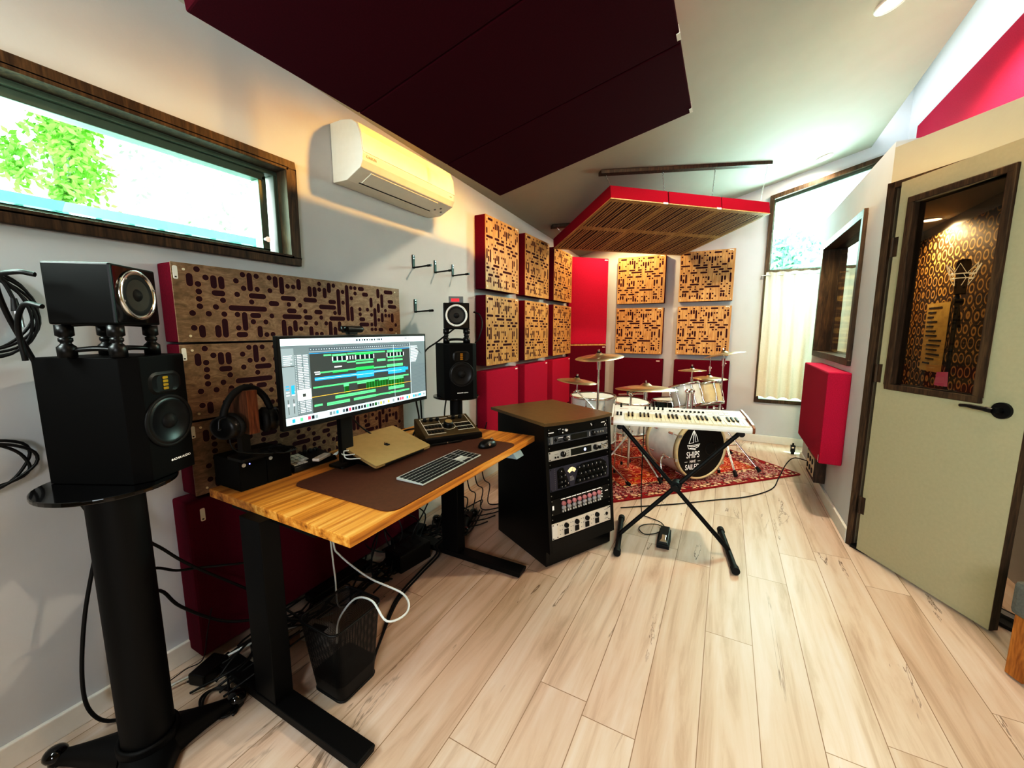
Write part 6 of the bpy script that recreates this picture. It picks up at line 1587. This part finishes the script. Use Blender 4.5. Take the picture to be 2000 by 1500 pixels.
# pedal lead, long instrument lead
cable([(-.43, 2.60, .70), (-.433, 2.615, .55), (-.437, 2.64, .30), (-.442, 2.72, .06), (-.43, 2.75, .008), (-.385, 2.735, .006), (-.31, 2.70, .006), (-.275, 2.62, .012), (-.33, 2.66, .006), (-.40, 2.62, .006), (-.425, 2.55, .006), (-.38, 2.49, .006), (-.32, 2.53, .006), (-.29, 2.575, .010), (-.262, 2.592, .013)], .003, 'thin black lead from the synthesizer down to the foot pedal')
cable([(-.60, 2.80, .006), (-.40, 2.945, .006), (-.222, 3.08, .006), (0, 3.27, .006), (.223, 3.46, .006), (.40, 3.72, .006), (.47, 3.98, .02), (.53, 4.1, .12), (.58, 4.08, .19), (.655, 3.99, .205)], .0042, 'long black instrument lead from the rack across the floor to the wooden wall box')
# ------------------------------------------------------------------ right-hand wall box, caster
t = thing('wall_socket_box', 'dark wooden connector box low on the wall under the crimson absorber', 'socket box', (KX - .002, 3.86, .12))
part('box', MB().box((-.068, -.17, 0), (0, .17, .21)), M_brown, t, .003)
part('connector_plate', MB().box((-.071, -.13, .03), (-.068, .15, .18)), M_ivory, t)
for i in range(3):
    for j in range(2):
        o = part('socket', MB().cyl((-.071, -.085 + i * .09, .07 + j * .07), (-.076, -.085 + i * .09, .07 + j * .07), .022, n=16), M_black, t)
t = thing('small_castor', 'small black caster wheel on the floor under the far end of the crimson absorber', 'caster', (.68, 4.92, .0))
part('wheel', MB().cyl((-.012, 0, .032), (.012, 0, .032), .03, n=20), M_rubber, t)
q = MB(); q.box((-.018, -.02, .03), (-.013, .02, .085)); q.box((.013, -.02, .03), (.018, .02, .085)); q.box((-.02, -.025, .085), (.02, .025, .095)); q.cyl((-.02, 0, .032), (.02, 0, .032), .006); q.cyl((0, 0, .095), (0, 0, .12), .008); part('fork', q, M_black, t)
# ------------------------------------------------------------------ stool at the right edge
t = thing('padded_stool', 'low wooden stool with a grey felt seat beside the booth door', 'stool', (1.19, 2.0, 0), math.radians(24))
for sx in (-.11, .11):
    for sy in (-.11, .11): part('leg', MB().prism([(sx - .028, sy - .028), (sx + .028, sy - .028), (sx + .028, sy + .028), (sx - .028, sy + .028)], .006, .245), M_stool, t, .003)
part('seat', MB().box((-.15, -.15, .245), (.15, .15, .375)), M_cush, t, .02)
for sx in (-.11, .11):
    for sy in (-.11, .11): part('floor_glide', MB().cyl((sx, sy, 0), (sx, sy, .006), .014, n=12), M_black, t)
# ------------------------------------------------------------------ inside the booth: microphone on a stand, music stand with a sheet
bx, by = 1.19, 3.36
t = thing('microphone_stand', 'dark microphone boom stand inside the booth behind the door glass', 'microphone stand', (bx, by, 0))
q = MB(); q.cyl((0, 0, .05), (0, 0, 1.45), .011, n=12); part('pole', q, M_black, t)
tripod(t, Matrix.Identity(4), 0, 0, 0, .12, spread=.17, ang0=.4, foot=0, mt=M_black)
q = MB(); q.cyl((.05, .08, 1.30), (-.02, -.03, 1.52), .009, n=10); q.cyl((-.02, 0, 1.45), (.02, 0, 1.45), .02, n=12); part('boom_arm', q, M_black, t)
mc = Vector((bx - .015, by - .05, 1.56))
t = thing('studio_microphone', 'dark studio microphone in a bright zigzag shock mount behind the door glass', 'microphone', mc)
q = MB(); q.lathe([(.0005, -.07), (.024, -.07), (.026, -.06), (.026, .05), (.03, .055), (.032, .10), (.026, .125), (.0005, .13)], n=24); part('body', q, M_black, t)
q = MB(); zz = []
for i in range(12):
    a = 2 * PI * i / 12; r = .052 if i % 2 else .072; zz.append((r * math.cos(a), r * math.sin(a), .045 if i % 2 else .10))
q.tube(zz, .0028, 6, closed=True); q.torus((0, 0, .045), (0, 0, 1), .052, .003, 32, 6); q.torus((0, 0, .02), (0, 0, 1), .046, .003, 32, 6)
for i in range(0, 12, 2):
    a = 2 * PI * i / 12 + .26; q.tube([(.052 * math.cos(a), .052 * math.sin(a), .045), (.046 * math.cos(a + .3), .046 * math.sin(a + .3), .02), (.03 * math.cos(a), .03 * math.sin(a), -.02)], .0018, 5)
part('shock_mount', q, plain('glint_shock_mount', '#efe6cc', .3, .5, var=.02, emit=.5), t)  # pale glow stands for light glinting off the mount
t = thing('lyric_sheet', 'large yellowed page of handwriting pinned to the patterned booth lining', 'paper', (RX - .032, 4.05, .98), -PI / 2)
part('page', MB().box((-.20, -.003, 0), (.16, -.0005, .50)), M_paper, t)
q = MB()
for i in range(13):
    w = .08 + .14 * rr.random(); x = -.17 + .08 * rr.random() * (i > 6); q.box((x, -.0042, .46 - i * .034), (x + w, -.003, .472 - i * .034))
part('handwriting', q, M_ink, t)
# ------------------------------------------------------------------ outside: railing and trees
t = thing('garden_railing', 'teal painted railing outside the left window', 'railing', (-2.75, .6, 0))
part('top_rail', MB().box((-.03, -1.8, 1.825), (.03, 2.4, 1.87)), M_rail, t)
part('bottom_rail', MB().box((-.02, -1.8, 1.0), (.02, 2.4, 1.03)), M_rail, t)
for i in range(33):
    y = -1.75 + i * .125; wv = .022 if i % 6 == 3 else .011
    part('baluster', MB().box((-wv, y - wv, .0 if i % 6 == 3 else 1.03), (wv, y + wv, 1.825)), M_rail, t)
def tree(label, c, r, n, mt, seed, trunk=True, leaf=.07, holes=.0):
    rg = random.Random(seed); c = Vector(c)
    t = thing('leafy_tree', label, 'tree', (c.x, c.y, 0), group='trees outside the windows')
    q = MB()
    blobs = [(Vector((rg.uniform(-1, 1) * r[0], rg.uniform(-1, 1) * r[1], rg.uniform(-1, 1) * r[2])), rg.uniform(.25, .5)) for _ in range(16)]
    for i in range(n):
        b_, s = rg.choice(blobs); p = b_ + Vector((rg.gauss(0, s), rg.gauss(0, s), rg.gauss(0, s))) * min(r) * .9 + Vector((0, 0, c.z))
        a = Vector((rg.gauss(0, 1), rg.gauss(0, 1), rg.gauss(-.6, 1))).normalized(); w = a.orthogonal().normalized() * leaf * .28; L = leaf * rg.uniform(.6, 1.5)
        q.add([p, p + a * L * .5 + w, p + a * L, p + a * L * .5 - w], [(0, 1, 2, 3)])
    part('foliage', q, mt, t)
    q = MB(); q.tube(spline([(0, 0, -2), (.05, .02, c.z * .5), (-.05, 0, c.z), (.1, .05, c.z + r[2] * .8)], 5), [.06 - .003 * i for i in range(16)], 8)
    for i in range(5):
        e = blobs[i][0] + Vector((0, 0, c.z)); q.tube(spline([(0, 0, c.z * .7), e * .5 + Vector((0, 0, c.z * .4)), e], 4), [.022 - .002 * k for k in range(9)], 6)
    part('trunk', q, M_bark, t)
    return t
tree('bright green tree seen through the left part of the long window', (-5.6, 1.5, 3.0), (.32, .22, .8), 2600, M_leaf, 2, leaf=.075)
tree('pale sunlit tree seen through the right part of the long window', (-7.2, 3.6, 3.0), (.8, 1.2, 1.0), 900, M_leaf2, 5, leaf=.09)
tree('pale tree at the left end of the long window', (-6.2, -.9, 3.6), (.8, .9, 1.2), 1400, M_leaf2, 8, leaf=.09)
tree('blue-green tree seen through the tall far window', (.95, 9.2, 2.55), (.6, .5, .55), 1200, plain('blue_green_leaf', '#a8c6ba', .6, var=.3, scale=3), 9, leaf=.16)
